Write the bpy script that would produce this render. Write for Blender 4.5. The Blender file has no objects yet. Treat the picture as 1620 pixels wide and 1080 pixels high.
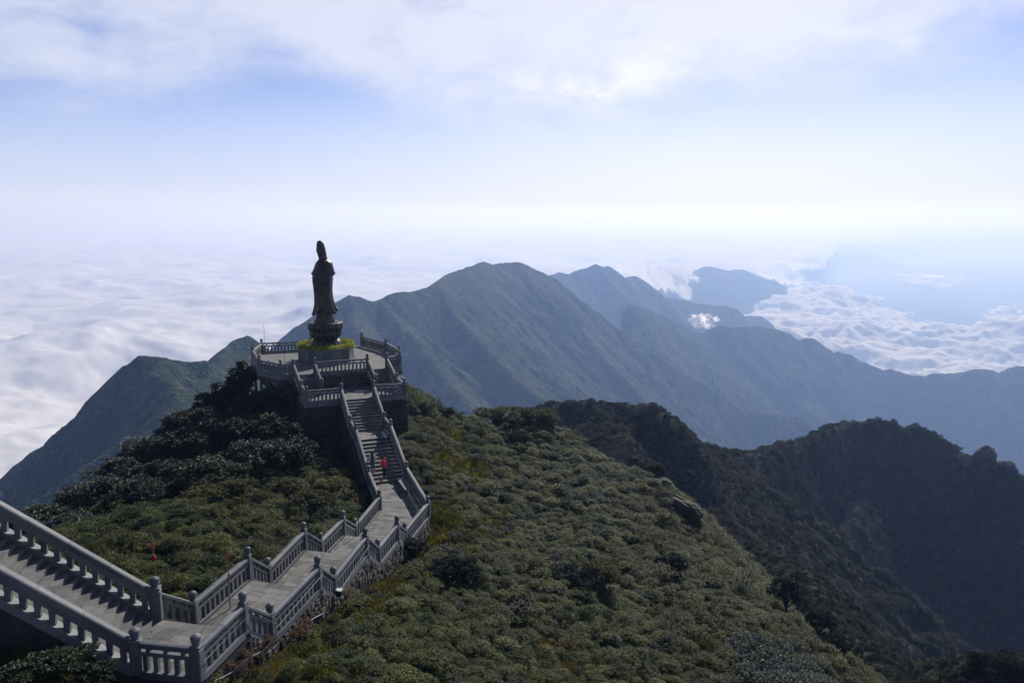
import bpy, bmesh, math, random
import numpy as np
from mathutils import Vector, Matrix, noise as mnoise

R = math.radians
random.seed(7)
rng = np.random.default_rng(7)
scene = bpy.context.scene
COL = scene.collection

# ------------------------------------------------------------------ camera
FPX = 1241.0
TH = math.atan(205.0 / FPX)
CT, ST = math.cos(TH), math.sin(TH)
cam_data = bpy.data.cameras.new("camera")
cam_data.sensor_width = 36.0
cam_data.lens = 36.0 * FPX / 1620.0
cam_data.clip_start = 0.5
cam_data.clip_end = 200000.0
cam = bpy.data.objects.new("camera", cam_data)
cam.location = (0, 0, 0)
cam.rotation_euler = (math.pi / 2 - TH, 0, 0)
COL.objects.link(cam)
scene.camera = cam

# ------------------------------------------------------------------ sun, sky, exposure
SUN_AZ, SUN_EL = 23.0, 36.0
sdir = Vector((math.sin(R(SUN_AZ)) * math.cos(R(SUN_EL)), math.cos(R(SUN_AZ)) * math.cos(R(SUN_EL)), math.sin(R(SUN_EL))))
sl = bpy.data.lights.new("sun", 'SUN')
sl.energy = 5.0
sl.angle = R(0.5)
sl.color = (1.0, 0.965, 0.92)
sun = bpy.data.objects.new("sun", sl)
sun.rotation_euler = sdir.to_track_quat('Z', 'Y').to_euler()
COL.objects.link(sun)

scene.view_settings.view_transform = 'Standard'
scene.view_settings.look = 'None'
scene.view_settings.exposure = 0.2
scene.view_settings.gamma = 1.0
scene.view_settings.use_curve_mapping = False
scene.cycles.use_denoising = True
scene.cycles.max_bounces = 6
scene.cycles.diffuse_bounces = 3
scene.cycles.glossy_bounces = 2
scene.cycles.transmission_bounces = 3
scene.cycles.transparent_max_bounces = 8
scene.cycles.volume_bounces = 1
scene.cycles.sample_clamp_indirect = 4.0
scene.cycles.use_adaptive_sampling = False


class NT:
    """tiny node-tree writer"""
    def __init__(self, tree):
        self.t = tree
        tree.nodes.clear()

    def n(self, typ, ins=None, **kw):
        nd = self.t.nodes.new(typ)
        for k, v in kw.items():
            setattr(nd, k, v)
        if ins:
            for k, v in ins.items():
                s = nd.inputs[k]
                if isinstance(v, bpy.types.NodeSocket):
                    self.t.links.new(v, s)
                else:
                    s.default_value = v
        return nd

    def m(self, op, a, b=0.0, c=None, clamp=False):
        ins = {0: a, 1: b}
        if c is not None:
            ins[2] = c
        return self.n('ShaderNodeMath', ins, operation=op, use_clamp=clamp).outputs[0]

    def ramp(self, f, stops, interp='LINEAR'):
        nd = self.n('ShaderNodeValToRGB', {0: f})
        cr = nd.color_ramp
        cr.interpolation = interp
        while len(cr.elements) < len(stops):
            cr.elements.new(0.5)
        for e, (p, c) in zip(cr.elements, stops):
            e.position = p
            e.color = c if len(c) == 4 else (*c, 1)
        return nd.outputs[0]

    def mix(self, f, a, b, blend='MIX'):
        nd = self.n('ShaderNodeMix', data_type='RGBA', blend_type=blend)
        for k, v in ((0, f), (6, a), (7, b)):
            s = nd.inputs[k]
            if isinstance(v, bpy.types.NodeSocket):
                self.t.links.new(v, s)
            elif k == 0:
                s.default_value = v
            else:
                s.default_value = v if len(v) == 4 else (*v, 1)
        return nd.outputs[2]

    def noise(self, vec, scale, detail=4, rough=0.5, dist=0.0, color=False):
        nd = self.n('ShaderNodeTexNoise', {'Scale': scale, 'Detail': detail, 'Roughness': rough, 'Distortion': dist})
        if vec is not None:
            self.t.links.new(vec, nd.inputs['Vector'])
        return nd.outputs[1 if color else 0]


world = bpy.data.worlds.new("World")
scene.world = world
world.use_nodes = True
w = NT(world.node_tree)
tc = w.n('ShaderNodeTexCoord').outputs['Generated']
sky = w.n('ShaderNodeTexSky', sky_type='NISHITA', sun_disc=False, sun_elevation=R(SUN_EL), sun_rotation=R(SUN_AZ),
          altitude=3000.0, air_density=1.0, dust_density=2.2, ozone_density=1.4).outputs[0]
sep = w.n('ShaderNodeSeparateXYZ', {0: tc})
el = w.m('MULTIPLY', w.m('ARCSINE', sep.outputs[2]), 57.2958)              # degrees above the horizon
az = w.m('MULTIPLY', w.m('ARCTAN2', sep.outputs[0], sep.outputs[1]), 57.2958)   # degrees right of +Y


def sstep(x, a, b):
    return w.n('ShaderNodeMapRange', {0: x, 1: a, 2: b, 3: 0.0, 4: 1.0}, interpolation_type='SMOOTHSTEP').outputs[0]


def gblob(ca, ce, ra, re, rot=0.0):
    da, de = w.m('SUBTRACT', az, ca), w.m('SUBTRACT', el, ce)
    c, s = math.cos(R(rot)), math.sin(R(rot))
    p = w.m('MULTIPLY', w.m('ADD', w.m('MULTIPLY', da, c), w.m('MULTIPLY', de, s)), 1 / ra)
    q = w.m('MULTIPLY', w.m('ADD', w.m('MULTIPLY', da, -s), w.m('MULTIPLY', de, c)), 1 / re)
    d2 = w.m('ADD', w.m('MULTIPLY', p, p), w.m('MULTIPLY', q, q))
    return w.m('EXPONENT', w.m('MULTIPLY', d2, -1.0))


pos = w.n('ShaderNodeCombineXYZ', {0: w.m('MULTIPLY', az, 0.05), 1: w.m('MULTIPLY', el, 0.11), 2: 0.0}).outputs[0]
n1 = w.noise(pos, 1.6, 7, 0.55, 0.6)
n2 = w.noise(pos, 4.5, 9, 0.62, 0.7)
# high veil of cloud, densest mid-view; thinned overhead and behind to lower ambient light
veil = sstep(el, 5.5, 13.0)
veil = w.m('ADD', w.m('MULTIPLY', veil, 0.95), w.m('MULTIPLY', w.m('SUBTRACT', n1, 0.5), 1.5))
for b, k in ((gblob(-29, 7.6, 5.5, 2.2, -8), .36), (gblob(-22.5, 8.7, 2.8, 1.6, 0), .36), (gblob(-9, 9.6, 12, 1.6, -26), .42),
             (gblob(7, 10, 14, 4.5, 0), .36), (gblob(3.5, 8.2, 3.6, 1.1, 0), .3), (gblob(9.2, 9.0, 2.3, 1.7, 20), .42),
             (gblob(-18, 6.0, 9, 1.9, 0), -.5), (gblob(-35, 12, 5, 3, 0), -.25), (gblob(31, 7, 7, 7, 0), -.5)):
    veil = w.m('ADD', veil, w.m('MULTIPLY', b, k))
veil = w.m('ADD', veil, w.m('MULTIPLY', w.m('SUBTRACT', n2, 0.5), 1.1))
veil = w.m('SUBTRACT', veil, w.m('MULTIPLY', sstep(el, 18.0, 34.0), 0.95))
veil = w.m('SUBTRACT', veil, w.m('MULTIPLY', sstep(w.m('ABSOLUTE', az), 55.0, 110.0), 0.35))
veil = sstep(veil, -0.10, 1.20)
veil = w.m('MULTIPLY', veil, 0.86)
puffs = w.m('MULTIPLY', w.m('ADD', gblob(9.0, 9.2, 2.4, 1.5, 20), gblob(3.8, 8.3, 3.4, .9, -6)), sstep(n2, 0.35, 0.75))
bankn = w.noise(w.n('ShaderNodeCombineXYZ', {0: w.m('MULTIPLY', az, 0.09), 1: 0.0, 2: 3.0}).outputs[0], 1.2, 3, 0.5)
top = w.m('ADD', 1.0, w.m('MULTIPLY', w.m('SUBTRACT', bankn, 0.5), 2.6))
bank = w.n('ShaderNodeMapRange', {0: w.m('SUBTRACT', el, top), 1: 1.5, 2: -0.9, 3: 0.0, 4: 1.0}, interpolation_type='SMOOTHSTEP').outputs[0]
haze_up = w.n('ShaderNodeMapRange', {0: el, 1: 12.0, 2: -0.5, 3: 0.0, 4: 0.92}, interpolation_type='SMOOTHSTEP').outputs[0]
toward = w.m('EXPONENT', w.m('MULTIPLY', w.m('POWER', w.m('ABSOLUTE', w.m('MULTIPLY', w.m('SUBTRACT', az, 14.0), 1 / 26.0)), 2.0), -1.0))
cloudc = w.mix(toward, (7.3, 7.7, 9.2), (8.8, 9.0, 9.9))
bankc = w.mix(toward, (7.6, 7.9, 9.0), (8.9, 9.0, 9.5))
SKYK = w.mix(toward, (0.76, 0.80, 1.08), (1.03, 0.93, 1.04))
skyc = w.mix(1.0, sky, SKYK, 'MULTIPLY')
c = w.mix(haze_up, skyc, w.mix(toward, (6.4, 7.1, 9.3), (8.5, 8.7, 9.7)))
c = w.mix(veil, c, cloudc)
c = w.mix(w.m('MULTIPLY', puffs, 0.75), c, (10.8, 10.8, 11.0, 1))
c = w.mix(bank, c, bankc)
bg = w.n('ShaderNodeBackground', {'Color': c, 'Strength': 0.09})
w.n('ShaderNodeOutputWorld', {'Surface': bg.outputs[0]})


# ------------------------------------------------------------------ helpers
def PX(u, v, y):
    """the point at forward distance y that the photograph shows at (u, v)"""
    a, b = (u - 810) / FPX, (540 - v) / FPX
    d = y / (CT + b * ST)
    return (a * d, y, d * (b * CT - ST))


def tag(o, label=None, cat=None, group=None, kind=None):
    if label: o['label'] = label
    if cat: o['category'] = cat
    if group: o['group'] = group
    if kind: o['kind'] = kind
    return o


def empty(name, loc=(0, 0, 0), rz=0.0, **kw):
    o = bpy.data.objects.new(name, None)
    o.empty_display_size = 0.3
    o.location = loc
    o.rotation_euler = (0, 0, rz)
    COL.objects.link(o)
    return tag(o, **kw)


def link(name, mesh, parent=None, loc=None, rot=None, scl=None):
    o = bpy.data.objects.new(name, mesh)
    if parent is not None: o.parent = parent
    if loc is not None: o.location = loc
    if rot is not None: o.rotation_euler = rot
    if scl is not None: o.scale = scl
    COL.objects.link(o)
    return o


def mesh_np(name, verts, faces, mat=None, smooth=False):
    """verts (N,3) array, faces (M,k) array, all faces with k corners"""
    verts = np.asarray(verts, dtype=np.float32)
    faces = np.asarray(faces, dtype=np.int32)
    me = bpy.data.meshes.new(name)
    k = faces.shape[1]
    me.vertices.add(len(verts))
    me.vertices.foreach_set('co', verts.ravel())
    me.loops.add(faces.size)
    me.loops.foreach_set('vertex_index', faces.ravel())
    me.polygons.add(len(faces))
    me.polygons.foreach_set('loop_start', np.arange(0, faces.size, k, dtype=np.int32))
    me.polygons.foreach_set('use_smooth', np.full(len(faces), smooth))
    me.update(calc_edges=True)
    if mat: me.materials.append(mat)
    return me


def mesh_py(name, verts, faces, mat=None, smooth=False):
    me = bpy.data.meshes.new(name)
    me.from_pydata([tuple(v) for v in verts], [], faces)
    if smooth:
        me.polygons.foreach_set('use_smooth', [True] * len(me.polygons))
    if mat: me.materials.append(mat)
    me.update()
    return me


def grid_faces(nu, nv):
    i = np.arange(nu - 1)[:, None] * nv + np.arange(nv - 1)[None, :]
    i = i.ravel()
    return np.stack([i, i + nv, i + nv + 1, i + 1], 1)


_P = rng.permutation(256)
_P = np.concatenate([_P, _P])
_G = np.stack([np.cos(np.arange(16) / 16 * 2 * np.pi), np.sin(np.arange(16) / 16 * 2 * np.pi)], 1)


def perlin(x, y):
    xi, yi = np.floor(x).astype(int), np.floor(y).astype(int)
    xf, yf = x - xi, y - yi
    xi &= 255; yi &= 255
    u, v = xf * xf * xf * (xf * (xf * 6 - 15) + 10), yf * yf * yf * (yf * (yf * 6 - 15) + 10)

    def g(ix, iy, fx, fy):
        gr = _G[_P[_P[ix & 255] + (iy & 255)] & 15]
        return gr[..., 0] * fx + gr[..., 1] * fy
    a = g(xi, yi, xf, yf); b = g(xi + 1, yi, xf - 1, yf)
    c_ = g(xi, yi + 1, xf, yf - 1); d = g(xi + 1, yi + 1, xf - 1, yf - 1)
    return (a + u * (b - a)) * (1 - v) + (c_ + u * (d - c_)) * v


def fbm(x, y, oct=5, gain=0.5, lac=2.03):
    s, a, t = 0, 1.0, 0
    for i in range(oct):
        s = s + a * perlin(x + i * 17.3, y + i * 9.1); t += a
        x, y, a = x * lac, y * lac, a * gain
    return s / t * 1.5


def ridged(x, y, oct=5, gain=0.5, lac=2.03):
    s, a, t = 0, 1.0, 0
    for i in range(oct):
        s = s + a * (1 - 2.2 * np.abs(perlin(x + i * 13.7, y + i * 5.3))); t += a
        x, y, a = x * lac, y * lac, a * gain
    return s / t


def smooth01(x, a, b):
    t = np.clip((x - a) / (b - a), 0, 1)
    return t * t * (3 - 2 * t)


def new_mat(name):
    m = bpy.data.materials.new(name)
    m.use_nodes = True
    return m, NT(m.node_tree)


def finish(nt, color, rough=0.9, bump=None, bstr=0.3, bdist=0.05, spec=0.3, normal=None, metallic=0.0, extra=None):
    ins = {'Base Color': color, 'Roughness': rough, 'Specular IOR Level': spec, 'Metallic': metallic}
    if bump is not None:
        b = nt.n('ShaderNodeBump', {'Height': bump, 'Strength': bstr, 'Distance': bdist})
        ins['Normal'] = b.outputs[0]
    p = nt.n('ShaderNodeBsdfPrincipled', ins)
    out = p.outputs[0] if extra is None else extra(p)
    nt.n('ShaderNodeOutputMaterial', {'Surface': out})
    return p
# ------------------------------------------------------------------ terrain materials
def mat_forest(name, c1, c2, c3, scale, bump_scale, bdist, bstr=0.9):
    m, t = new_mat(name)
    co = t.n('ShaderNodeTexCoord').outputs['Object']
    a = t.noise(co, scale, 8, 0.62)
    b = t.noise(co, scale * 9, 6, 0.65)
    f = t.m('ADD', t.m('MULTIPLY', a, 0.45), t.m('MULTIPLY', b, 0.55))
    col = t.ramp(f, [(0.36, c1), (0.5, c2), (0.62, c3)])
    vor = t.n('ShaderNodeTexVoronoi', {'Scale': bump_scale, 'Vector': co})
    h = t.m('SUBTRACT', t.m('MULTIPLY', b, 0.6), t.m('MULTIPLY', vor.outputs[0], 0.8))
    finish(t, col, 1.0, h, bstr, bdist, spec=0.05)
    return m


M_FAR = mat_forest('far_forest', (.008, .013, .007, 1), (.020, .028, .013, 1), (.060, .060, .030, 1), 0.004, 0.12, 8.0)
M_MID = mat_forest('mid_forest', (.006, .011, .006, 1), (.019, .029, .012, 1), (.075, .078, .032, 1), 0.011, 0.30, 3.0)
M_RIDGE = mat_forest('ridge_scrub', (.008, .011, .006, 1), (.017, .021, .011, 1), (.042, .038, .021, 1), 0.03, 0.9, 0.8)


# ------------------------------------------------------------------ mountains
def tent(xs, ys, line, k_near, k_far, warp=0.0, gul=0.12, glen=90.0, gmax=60.0, seed=0.0, rnd=6.0):
    """height of a ridge line's slopes over the plan points; line = [(x, y, z), ...]"""
    n = xs.shape[0]
    best = np.full(n, -1e9, dtype=np.float32); D = np.zeros(n, dtype=np.float32); S = np.zeros(n, dtype=np.float32)
    s0 = seed
    px, py = xs.astype(np.float32), ys.astype(np.float32)
    for (a, b) in zip(line[:-1], line[1:]):
        ax, ay, az_ = a; bx, by, bz = b
        dx, dy = bx - ax, by - ay
        L2 = dx * dx + dy * dy; L = math.sqrt(L2)
        ex, ey = px - ax, py - ay
        t = (ex * dx + ey * dy) / L2
        tcl = np.clip(t, 0, 1)
        d = np.hypot(ex - tcl * dx, ey - tcl * dy)
        k = np.where(ex * dy - ey * dx > 0, k_near, k_far).astype(np.float32)    # right of the line's direction = near
        h = az_ + tcl * (bz - az_) - k * (np.sqrt(d * d + rnd * rnd) - rnd)
        up = h > best
        best = np.where(up, h, best); D = np.where(up, d, D)
        S = np.where(up, s0 + tcl * L + (t - tcl) * L * 0.5, S)
        s0 += L
    wv = fbm(px / (glen * 3) + seed, py / (glen * 3), 3) * glen * 1.1
    g = ridged((S + wv) / glen, D / (glen * 4.5) + seed, 4)
    g2 = fbm(px / glen * 2.2, py / glen * 2.2, 4)
    return best + (g - 0.55) * np.minimum(D * gul, gmax) * 1.6 + g2 * np.minimum(D * .06, gmax * .5)


def massif(name, lines, az0, az1, d0, d1, na, nd, mat, floor=-900.0, rough=2.0, rl=30.0, power=1.0):
    A = np.tan(np.radians(np.linspace(az0, az1, na)))
    D = d0 * (d1 / d0) ** np.linspace(0, 1, nd)
    X = (A[:, None] * D[None, :]).ravel()
    Y = np.broadcast_to(D[None, :], (na, nd)).ravel().copy()
    Z = np.full(X.shape, float(floor))
    for ln, kw in lines:
        Z = np.maximum(Z, tent(X, Y, ln, **kw))
    Z = Z + fbm(X / rl, Y / rl, 5, 0.6) * rough
    F = grid_faces(na, nd)
    keep = (Z[F].max(1) > floor + rough * 1.2)
    me = mesh_np(name, np.stack([X, Y, Z], 1), F[keep][:, ::-1], mat, True)
    o = link(name, me)
    tag(o, kind='structure')
    return o, X, Y, Z


def crest(pts, ys=None):
    """pts: (u, v, y) triples"""
    return [PX(*p) for p in pts]


# left mountain with its green saddle
ml = crest([(-120, 850, 640), (0, 757, 620), (50, 715, 610), (90, 692, 600), (130, 652, 600), (172, 610, 600), (200, 577, 600),
            (222, 563, 605), (262, 565, 615), (292, 572, 625), (322, 570, 635), (334, 575, 645), (345, 571, 660), (352, 553, 690), (375, 536, 720),
            (390, 530, 730), (410, 543, 745), (440, 575, 750), (520, 640, 740)])
kw = dict(k_near=1.1, k_far=1.0, gul=.25, glen=38, gmax=24, rnd=3)
sp1 = crest([(262, 568, 612), (240, 592, 570), (285, 612, 540), (250, 690, 470), (190, 760, 420), (110, 830, 380)])
sp2 = crest([(345, 574, 660), (330, 598, 610), (300, 603, 580), (250, 650, 540), (190, 700, 500), (60, 790, 460), (-40, 850, 440)])
sp3 = crest([(200, 578, 600), (170, 650, 560), (125, 700, 530), (60, 715, 545)])
sp4 = crest([(400, 545, 740), (380, 580, 680), (350, 600, 640), (320, 660, 560), (250, 740, 480)])
massif('left_mountain', [(ml, kw), (sp1, dict(kw, k_near=.9, k_far=.85, seed=300)), (sp2, dict(kw, k_near=.85, k_far=.85, seed=700)),
                         (sp4, dict(kw, k_near=.9, k_far=.8, seed=900))],
       -38, -10, 300, 900, 440, 320, M_MID, floor=-520, rough=2.2, rl=22)

# central mountain: near spur in front, main bulk behind
c1 = crest([(380, 640, 1150), (440, 547, 1200), (470, 516, 1220), (500, 500, 1240), (522, 480, 1260), (545, 471, 1270), (553, 467, 1280), (567, 469, 1290),
            (586, 477, 1300), (592, 477, 1305), (603, 472, 1320), (615, 465, 1330), (640, 462, 1360), (668, 458, 1400), (686, 449, 1440), (698, 441, 1480),
            (712, 432, 1560), (745, 421, 1700), (765, 414, 1780), (782, 418, 1830), (800, 415, 1880), (824, 415, 1930), (840, 423, 1960), (868, 436, 2000),
            (890, 455, 1990), (925, 480, 1960), (980, 520, 1930), (1060, 575, 1900), (1130, 618, 1880), (1180, 650, 1860), (1230, 655, 1840), (1268, 657, 1830), (1285, 680, 1820), (1330, 730, 1800)])
c1s = crest([(692, 450, 1440), (706, 475, 1400), (722, 500, 1350), (752, 530, 1290), (790, 572, 1220), (822, 605, 1160), (850, 626, 1120), (866, 645, 1090), (900, 690, 1040)])
c1t = crest([(600, 474, 1315), (622, 500, 1260), (660, 540, 1190), (700, 590, 1110), (740, 640, 1040)])
c1u = crest([(553, 470, 1280), (560, 510, 1200), (600, 570, 1100), (640, 630, 1010)])
c1v = crest([(868, 437, 2000), (905, 500, 1850), (960, 570, 1700), (1010, 620, 1600), (1060, 680, 1500)])
c1w = crest([(765, 416, 1780), (800, 480, 1640), (860, 560, 1500), (900, 640, 1380)])
kc = dict(k_near=0.9, k_far=1.0, gul=.20, glen=90, gmax=45, rnd=5)
massif('central_mountain', [(c1, kc), (c1s, dict(kc, k_near=.95, k_far=.75, gul=.16, glen=60, seed=410)), (c1t, dict(kc, k_near=.8, k_far=.8, glen=60, seed=77)),
                            (c1u, dict(kc, glen=60, seed=1177)), (c1v, dict(kc, k_near=1.0, k_far=.8, seed=2177)), (c1w, dict(kc, k_near=1.0, k_far=.9, gul=.1, seed=3177))],
       -20, 26, 800, 2200, 640, 360, M_MID, floor=-900, rough=4.0, rl=34)

# mountain behind the centre
c3 = crest([(780, 450, 2900), (868, 437, 3000), (882, 431, 3050), (900, 433, 3080), (912, 427, 3100), (928, 424, 3130), (942, 417, 3160), (955, 422, 3180), (963, 421, 3200),
            (975, 431, 3220), (986, 441, 3230), (995, 437, 3260), (1005, 436, 3280), (1018, 447, 3300), (1035, 465, 3300), (1060, 472, 3350), (1080, 474, 3400),
            (1110, 481, 3450), (1150, 483, 3480), (1163, 488, 3480), (1172, 500, 3470), (1190, 499, 3520), (1205, 500, 3540), (1212, 505, 3550), (1230, 530, 3550), (1290, 600, 3500)])
massif('rear_mountain', [(c3, dict(kc, k_near=.8, glen=160, gmax=70)),
                         (crest([(942, 419, 3160), (990, 470, 2950), (1050, 500, 2800), (1110, 535, 2650)]), dict(kc, glen=160, seed=50))],
       -4, 24, 2300, 3900, 320, 170, M_FAR, floor=-1000, rough=6, rl=60)

# long ridge on the right
rr = crest([(1000, 480, 2250), (1050, 500, 2300), (1100, 526, 2400), (1112, 528, 2420), (1125, 520, 2440), (1135, 515, 2450), (1165, 517, 2460), (1200, 516, 2480), (1232, 521, 2500), (1246, 526, 2500), (1257, 537, 2500),
            (1268, 537, 2500), (1275, 533, 2500), (1285, 534, 2500), (1300, 545, 2500), (1306, 561, 2490), (1325, 556, 2480), (1345, 560, 2470), (1360, 570, 2460),
            (1385, 580, 2440), (1398, 585, 2430), (1408, 583, 2420), (1440, 592, 2400), (1463, 594, 2390), (1475, 590, 2380), (1500, 591, 2360), (1520, 588, 2350),
            (1545, 583, 2340), (1570, 585, 2330), (1585, 591, 2320), (1598, 581, 2310), (1610, 579, 2300), (1680, 575, 2280), (1800, 590, 2250)])
massif('right_mountain', [(rr, dict(kc, k_near=.8, glen=110, gmax=30, gul=.1))], 8, 42, 1500, 2900, 400, 190, M_FAR, floor=-1000, rough=3.5, rl=45)

# far mountains showing through the clouds
f1 = crest([(1070, 500, 5600), (1085, 470, 5550), (1100, 438, 5500), (1118, 421, 5500), (1135, 424, 5500), (1152, 428, 5500), (1172, 426, 5500), (1200, 441, 5500), (1215, 442, 5500), (1240, 455, 5500), (1275, 468, 5400), (1330, 500, 5300)])
f2 = crest([(1240, 436, 13600), (1300, 407, 13900), (1345, 395, 14000), (1370, 396, 14000), (1400, 408, 14000), (1430, 423, 14000), (1470, 436, 13600), (1560, 460, 13200)])
f3 = crest([(1400, 440, 15500), (1440, 422, 16000), (1470, 413, 16000), (1500, 417, 16000), (1540, 421, 16000), (1600, 414, 16000), (1660, 406, 16000), (1760, 420, 16000)])
kf = dict(k_near=.5, k_far=.6, gul=.15, glen=400, gmax=120, rnd=20)
massif('far_mountain', [(f1, kf)], 9, 26, 4200, 6500, 260, 120, M_FAR, floor=-1000, rough=10, rl=120)
massif('distant_mountain', [(f2, kf), (f3, kf)], 9, 44, 8500, 18500, 380, 150, M_FAR, floor=-1000, rough=15, rl=200)

# middle ridge: knob, saddle and the dark mountain on the right
r2 = crest([(700, 700, 178), (760, 684, 178), (808, 668, 180), (850, 648, 184), (880, 638, 188), (901, 635, 190), (930, 637, 190), (952, 640, 190), (985, 641, 187), (1012, 638, 185), (1035, 643, 182), (1050, 653, 180),
            (1059, 668, 178), (1072, 683, 182), (1090, 695, 190), (1110, 705, 200), (1141, 711, 212), (1170, 714, 225), (1194, 718, 235), (1215, 710, 245), (1239, 704, 255), (1270, 700, 268),
            (1285, 690, 274), (1300, 684, 280), (1320, 672, 290), (1340, 668, 296), (1361, 666, 300), (1390, 665, 300), (1414, 666, 298), (1423, 676, 296), (1437, 678, 296), (1455, 673, 295), (1475, 680, 293),
            (1490, 692, 290), (1512, 717, 285), (1530, 719, 280), (1545, 721, 276), (1550, 720, 274), (1566, 724, 270), (1572, 733, 266), (1590, 738, 262), (1620, 758, 255), (1700, 810, 240), (1800, 900, 220)])
k2 = dict(k_near=1.5, k_far=1.1, gul=.2, glen=24, gmax=9, rnd=2.5)
s1 = crest([(1112, 706, 202), (1122, 722, 192), (1128, 745, 182), (1134, 785, 168), (1142, 820, 156), (1158, 862, 142)])
s2 = crest([(1134, 800, 163), (1165, 863, 132), (1185, 863, 126), (1206, 866, 120), (1228, 878, 115), (1250, 900, 109), (1272, 900, 106), (1284, 925, 102), (1297, 958, 97), (1325, 990, 90), (1337, 1008, 87), (1385, 1028, 82), (1403, 1070, 76)])
s3 = crest([(1365, 790, 262), (1350, 828, 240), (1320, 842, 232), (1300, 852, 226), (1290, 880, 215)])
s4 = crest([(960, 641, 189), (978, 668, 175), (990, 698, 162), (1012, 728, 148), (1042, 770, 132), (1095, 835, 112)])
s5 = crest([(1190, 719, 233), (1200, 760, 205), (1222, 800, 185), (1240, 850, 160)])
s6 = crest([(1620, 800, 250), (1585, 858, 215), (1600, 900, 190)])
s7 = crest([(1480, 1078, 66), (1540, 1048, 62), (1575, 1050, 60), (1640, 1045, 57), (1750, 1060, 54)])
R2_LINES = [(r2[:14], dict(k2, k_near=1.05)), (r2[13:], dict(k2, k_near=2.3, gul=.10, seed=31)), (s1, dict(k2, k_near=2.2, k_far=.8, seed=55)), (s2, dict(k2, k_near=1.5, k_far=1.2, gul=.12, seed=155)), (s3, dict(k2, k_near=2.6, k_far=2.2, seed=255)),
            (s4, dict(k2, k_near=.62, k_far=1.9, seed=355)), (s7, dict(k2, k_near=1.2, k_far=1.3, seed=655))]
ridge_obj, RX, RY, RZ = massif('middle_ridge', R2_LINES, -10, 46, 50, 380, 540, 370, M_RIDGE, floor=-300, rough=1.3, rl=9)

# valley floor under everything, out to the horizon
A = np.radians(np.linspace(-180, 180, 121))
D = np.concatenate([[1.0], 300 * (60000 / 300) ** np.linspace(0, 1, 60)])
VX = (np.sin(A)[:, None] * D[None, :]).ravel(); VY = (np.cos(A)[:, None] * D[None, :]).ravel()
VZ = -1045 + fbm(VX / 1500, VY / 1500, 4) * 28
tag(link('valley_ground', mesh_np('valley_ground', np.stack([VX, VY, VZ], 1), grid_faces(121, 61)[:, ::-1], M_FAR, True)), kind='structure')

# ------------------------------------------------------------------ near hill (thin-plate surface through surveyed ground points)
CP = [(-13.2, 26, -14.7), (-12.8, 28, -15.9), (-12.2, 31.5, -16.0), (-11.6, 37.5, -17.5), (-10.6, 42.5, -19.0), (-10.4, 50.5, -20.6),
      (-10.9, 24, -15.3), (-9.8, 29, -16.9), (-9.0, 35, -18.3), (-8.3, 40, -19.7), (-7.6, 47.5, -21.3), (-9.5, 58, -20.9), (-11.5, 63, -20.4),
      (-9.2, 21.2, -15.2), (-8.4, 24.7, -15.35), (-7.2, 30.3, -16.6), (-6.4, 36.6, -18.2), (-5.6, 41.6, -19.5), (-4.8, 49.5, -21.0), (-6.3, 56, -20.6), (-8.5, 63, -19.8),
      (-15.6, 31, -15.7), (-17, 36, -16.4), (-16.2, 41, -17.4), (-14, 47, -19.0), (-14.2, 55, -20.0), (-20, 41, -17.0), (-21.6, 52, -19.4), (-20.4, 64, -19.6),
      (-26, 42, -18.2), (-27.5, 48, -20.0), (-29.8, 62, -20.6), (-29.5, 75, -20.2), (-40, 42, -31), (-42, 60, -34), (-42, 80, -35), (-22, 98, -30), (-36, 95, -36), (-38, 28, -24),
      (-17.5, 65, -20), (-9.6, 68.5, -19.2), (-25, 75, -18.6), (-19, 77, -17.6), (-20, 85, -18.0), (-13, 84, -18.5), (-10.5, 76, -18.4),
      (-12.5, 19.8, -13.3), (-9, 17.5, -14.2), (-16, 20, -12.6), (-18, 25, -12.8), (-22, 25, -12.5), (-22, 32, -14.8), (-5, 14, -14.5), (4, 16, -18), (14, 20, -26), (24, 28, -36), (-20, 14, -11.5)]
SIL = [(645, 636, 77), (705, 653, 80), (754, 669, 84), (799, 670, 88), (840, 676, 90), (881, 684, 90), (924, 707, 86), (952, 730, 84), (989, 750, 82), (1018, 748, 81), (1049, 772, 80),
       (1080, 789, 78), (1095, 808, 77), (1109, 846, 73), (1174, 919, 66), (1222, 956, 62), (1275, 997, 58), (1308, 1018, 56), (1345, 1050, 54), (1368, 1085, 51)]
for (u, v, y) in SIL:
    x, y, z = PX(u, v + 4, y)
    CP.append((x, y, z))
    ox, oy = (4, 15) if u < 1000 else (12, 8)
    CP.append((x + ox, y + oy, z - 13)); CP.append((x + 2.2 * ox, y + 2.2 * oy, z - 32))
for (u, v, y) in [(1000, 900, 55), (900, 800, 66), (800, 850, 55), (800, 1000, 36.5), (1000, 1080, 38), (1200, 1080, 44), (650, 950, 36.5), (650, 1000, 31.5), (600, 1080, 25.5),
                  (720, 870, 48), (760, 760, 66), (700, 700, 71), (1050, 1000, 45.5), (1130, 950, 55), (900, 950, 43.5), (850, 720, 80)]:
    CP.append(PX(u, v, y))
CP = np.array(CP)


def _tps(r2):
    return 0.5 * r2 * np.log(r2 + 1e-9)


_n = len(CP)
_K = _tps(((CP[:, None, :2] - CP[None, :, :2]) ** 2).sum(-1)) + np.eye(_n) * 6.0
_Pm = np.concatenate([np.ones((_n, 1)), CP[:, :2]], 1)
_M = np.block([[_K, _Pm], [_Pm.T, np.zeros((3, 3))]])
_W = np.linalg.solve(_M, np.concatenate([CP[:, 2], np.zeros(3)]))


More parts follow.
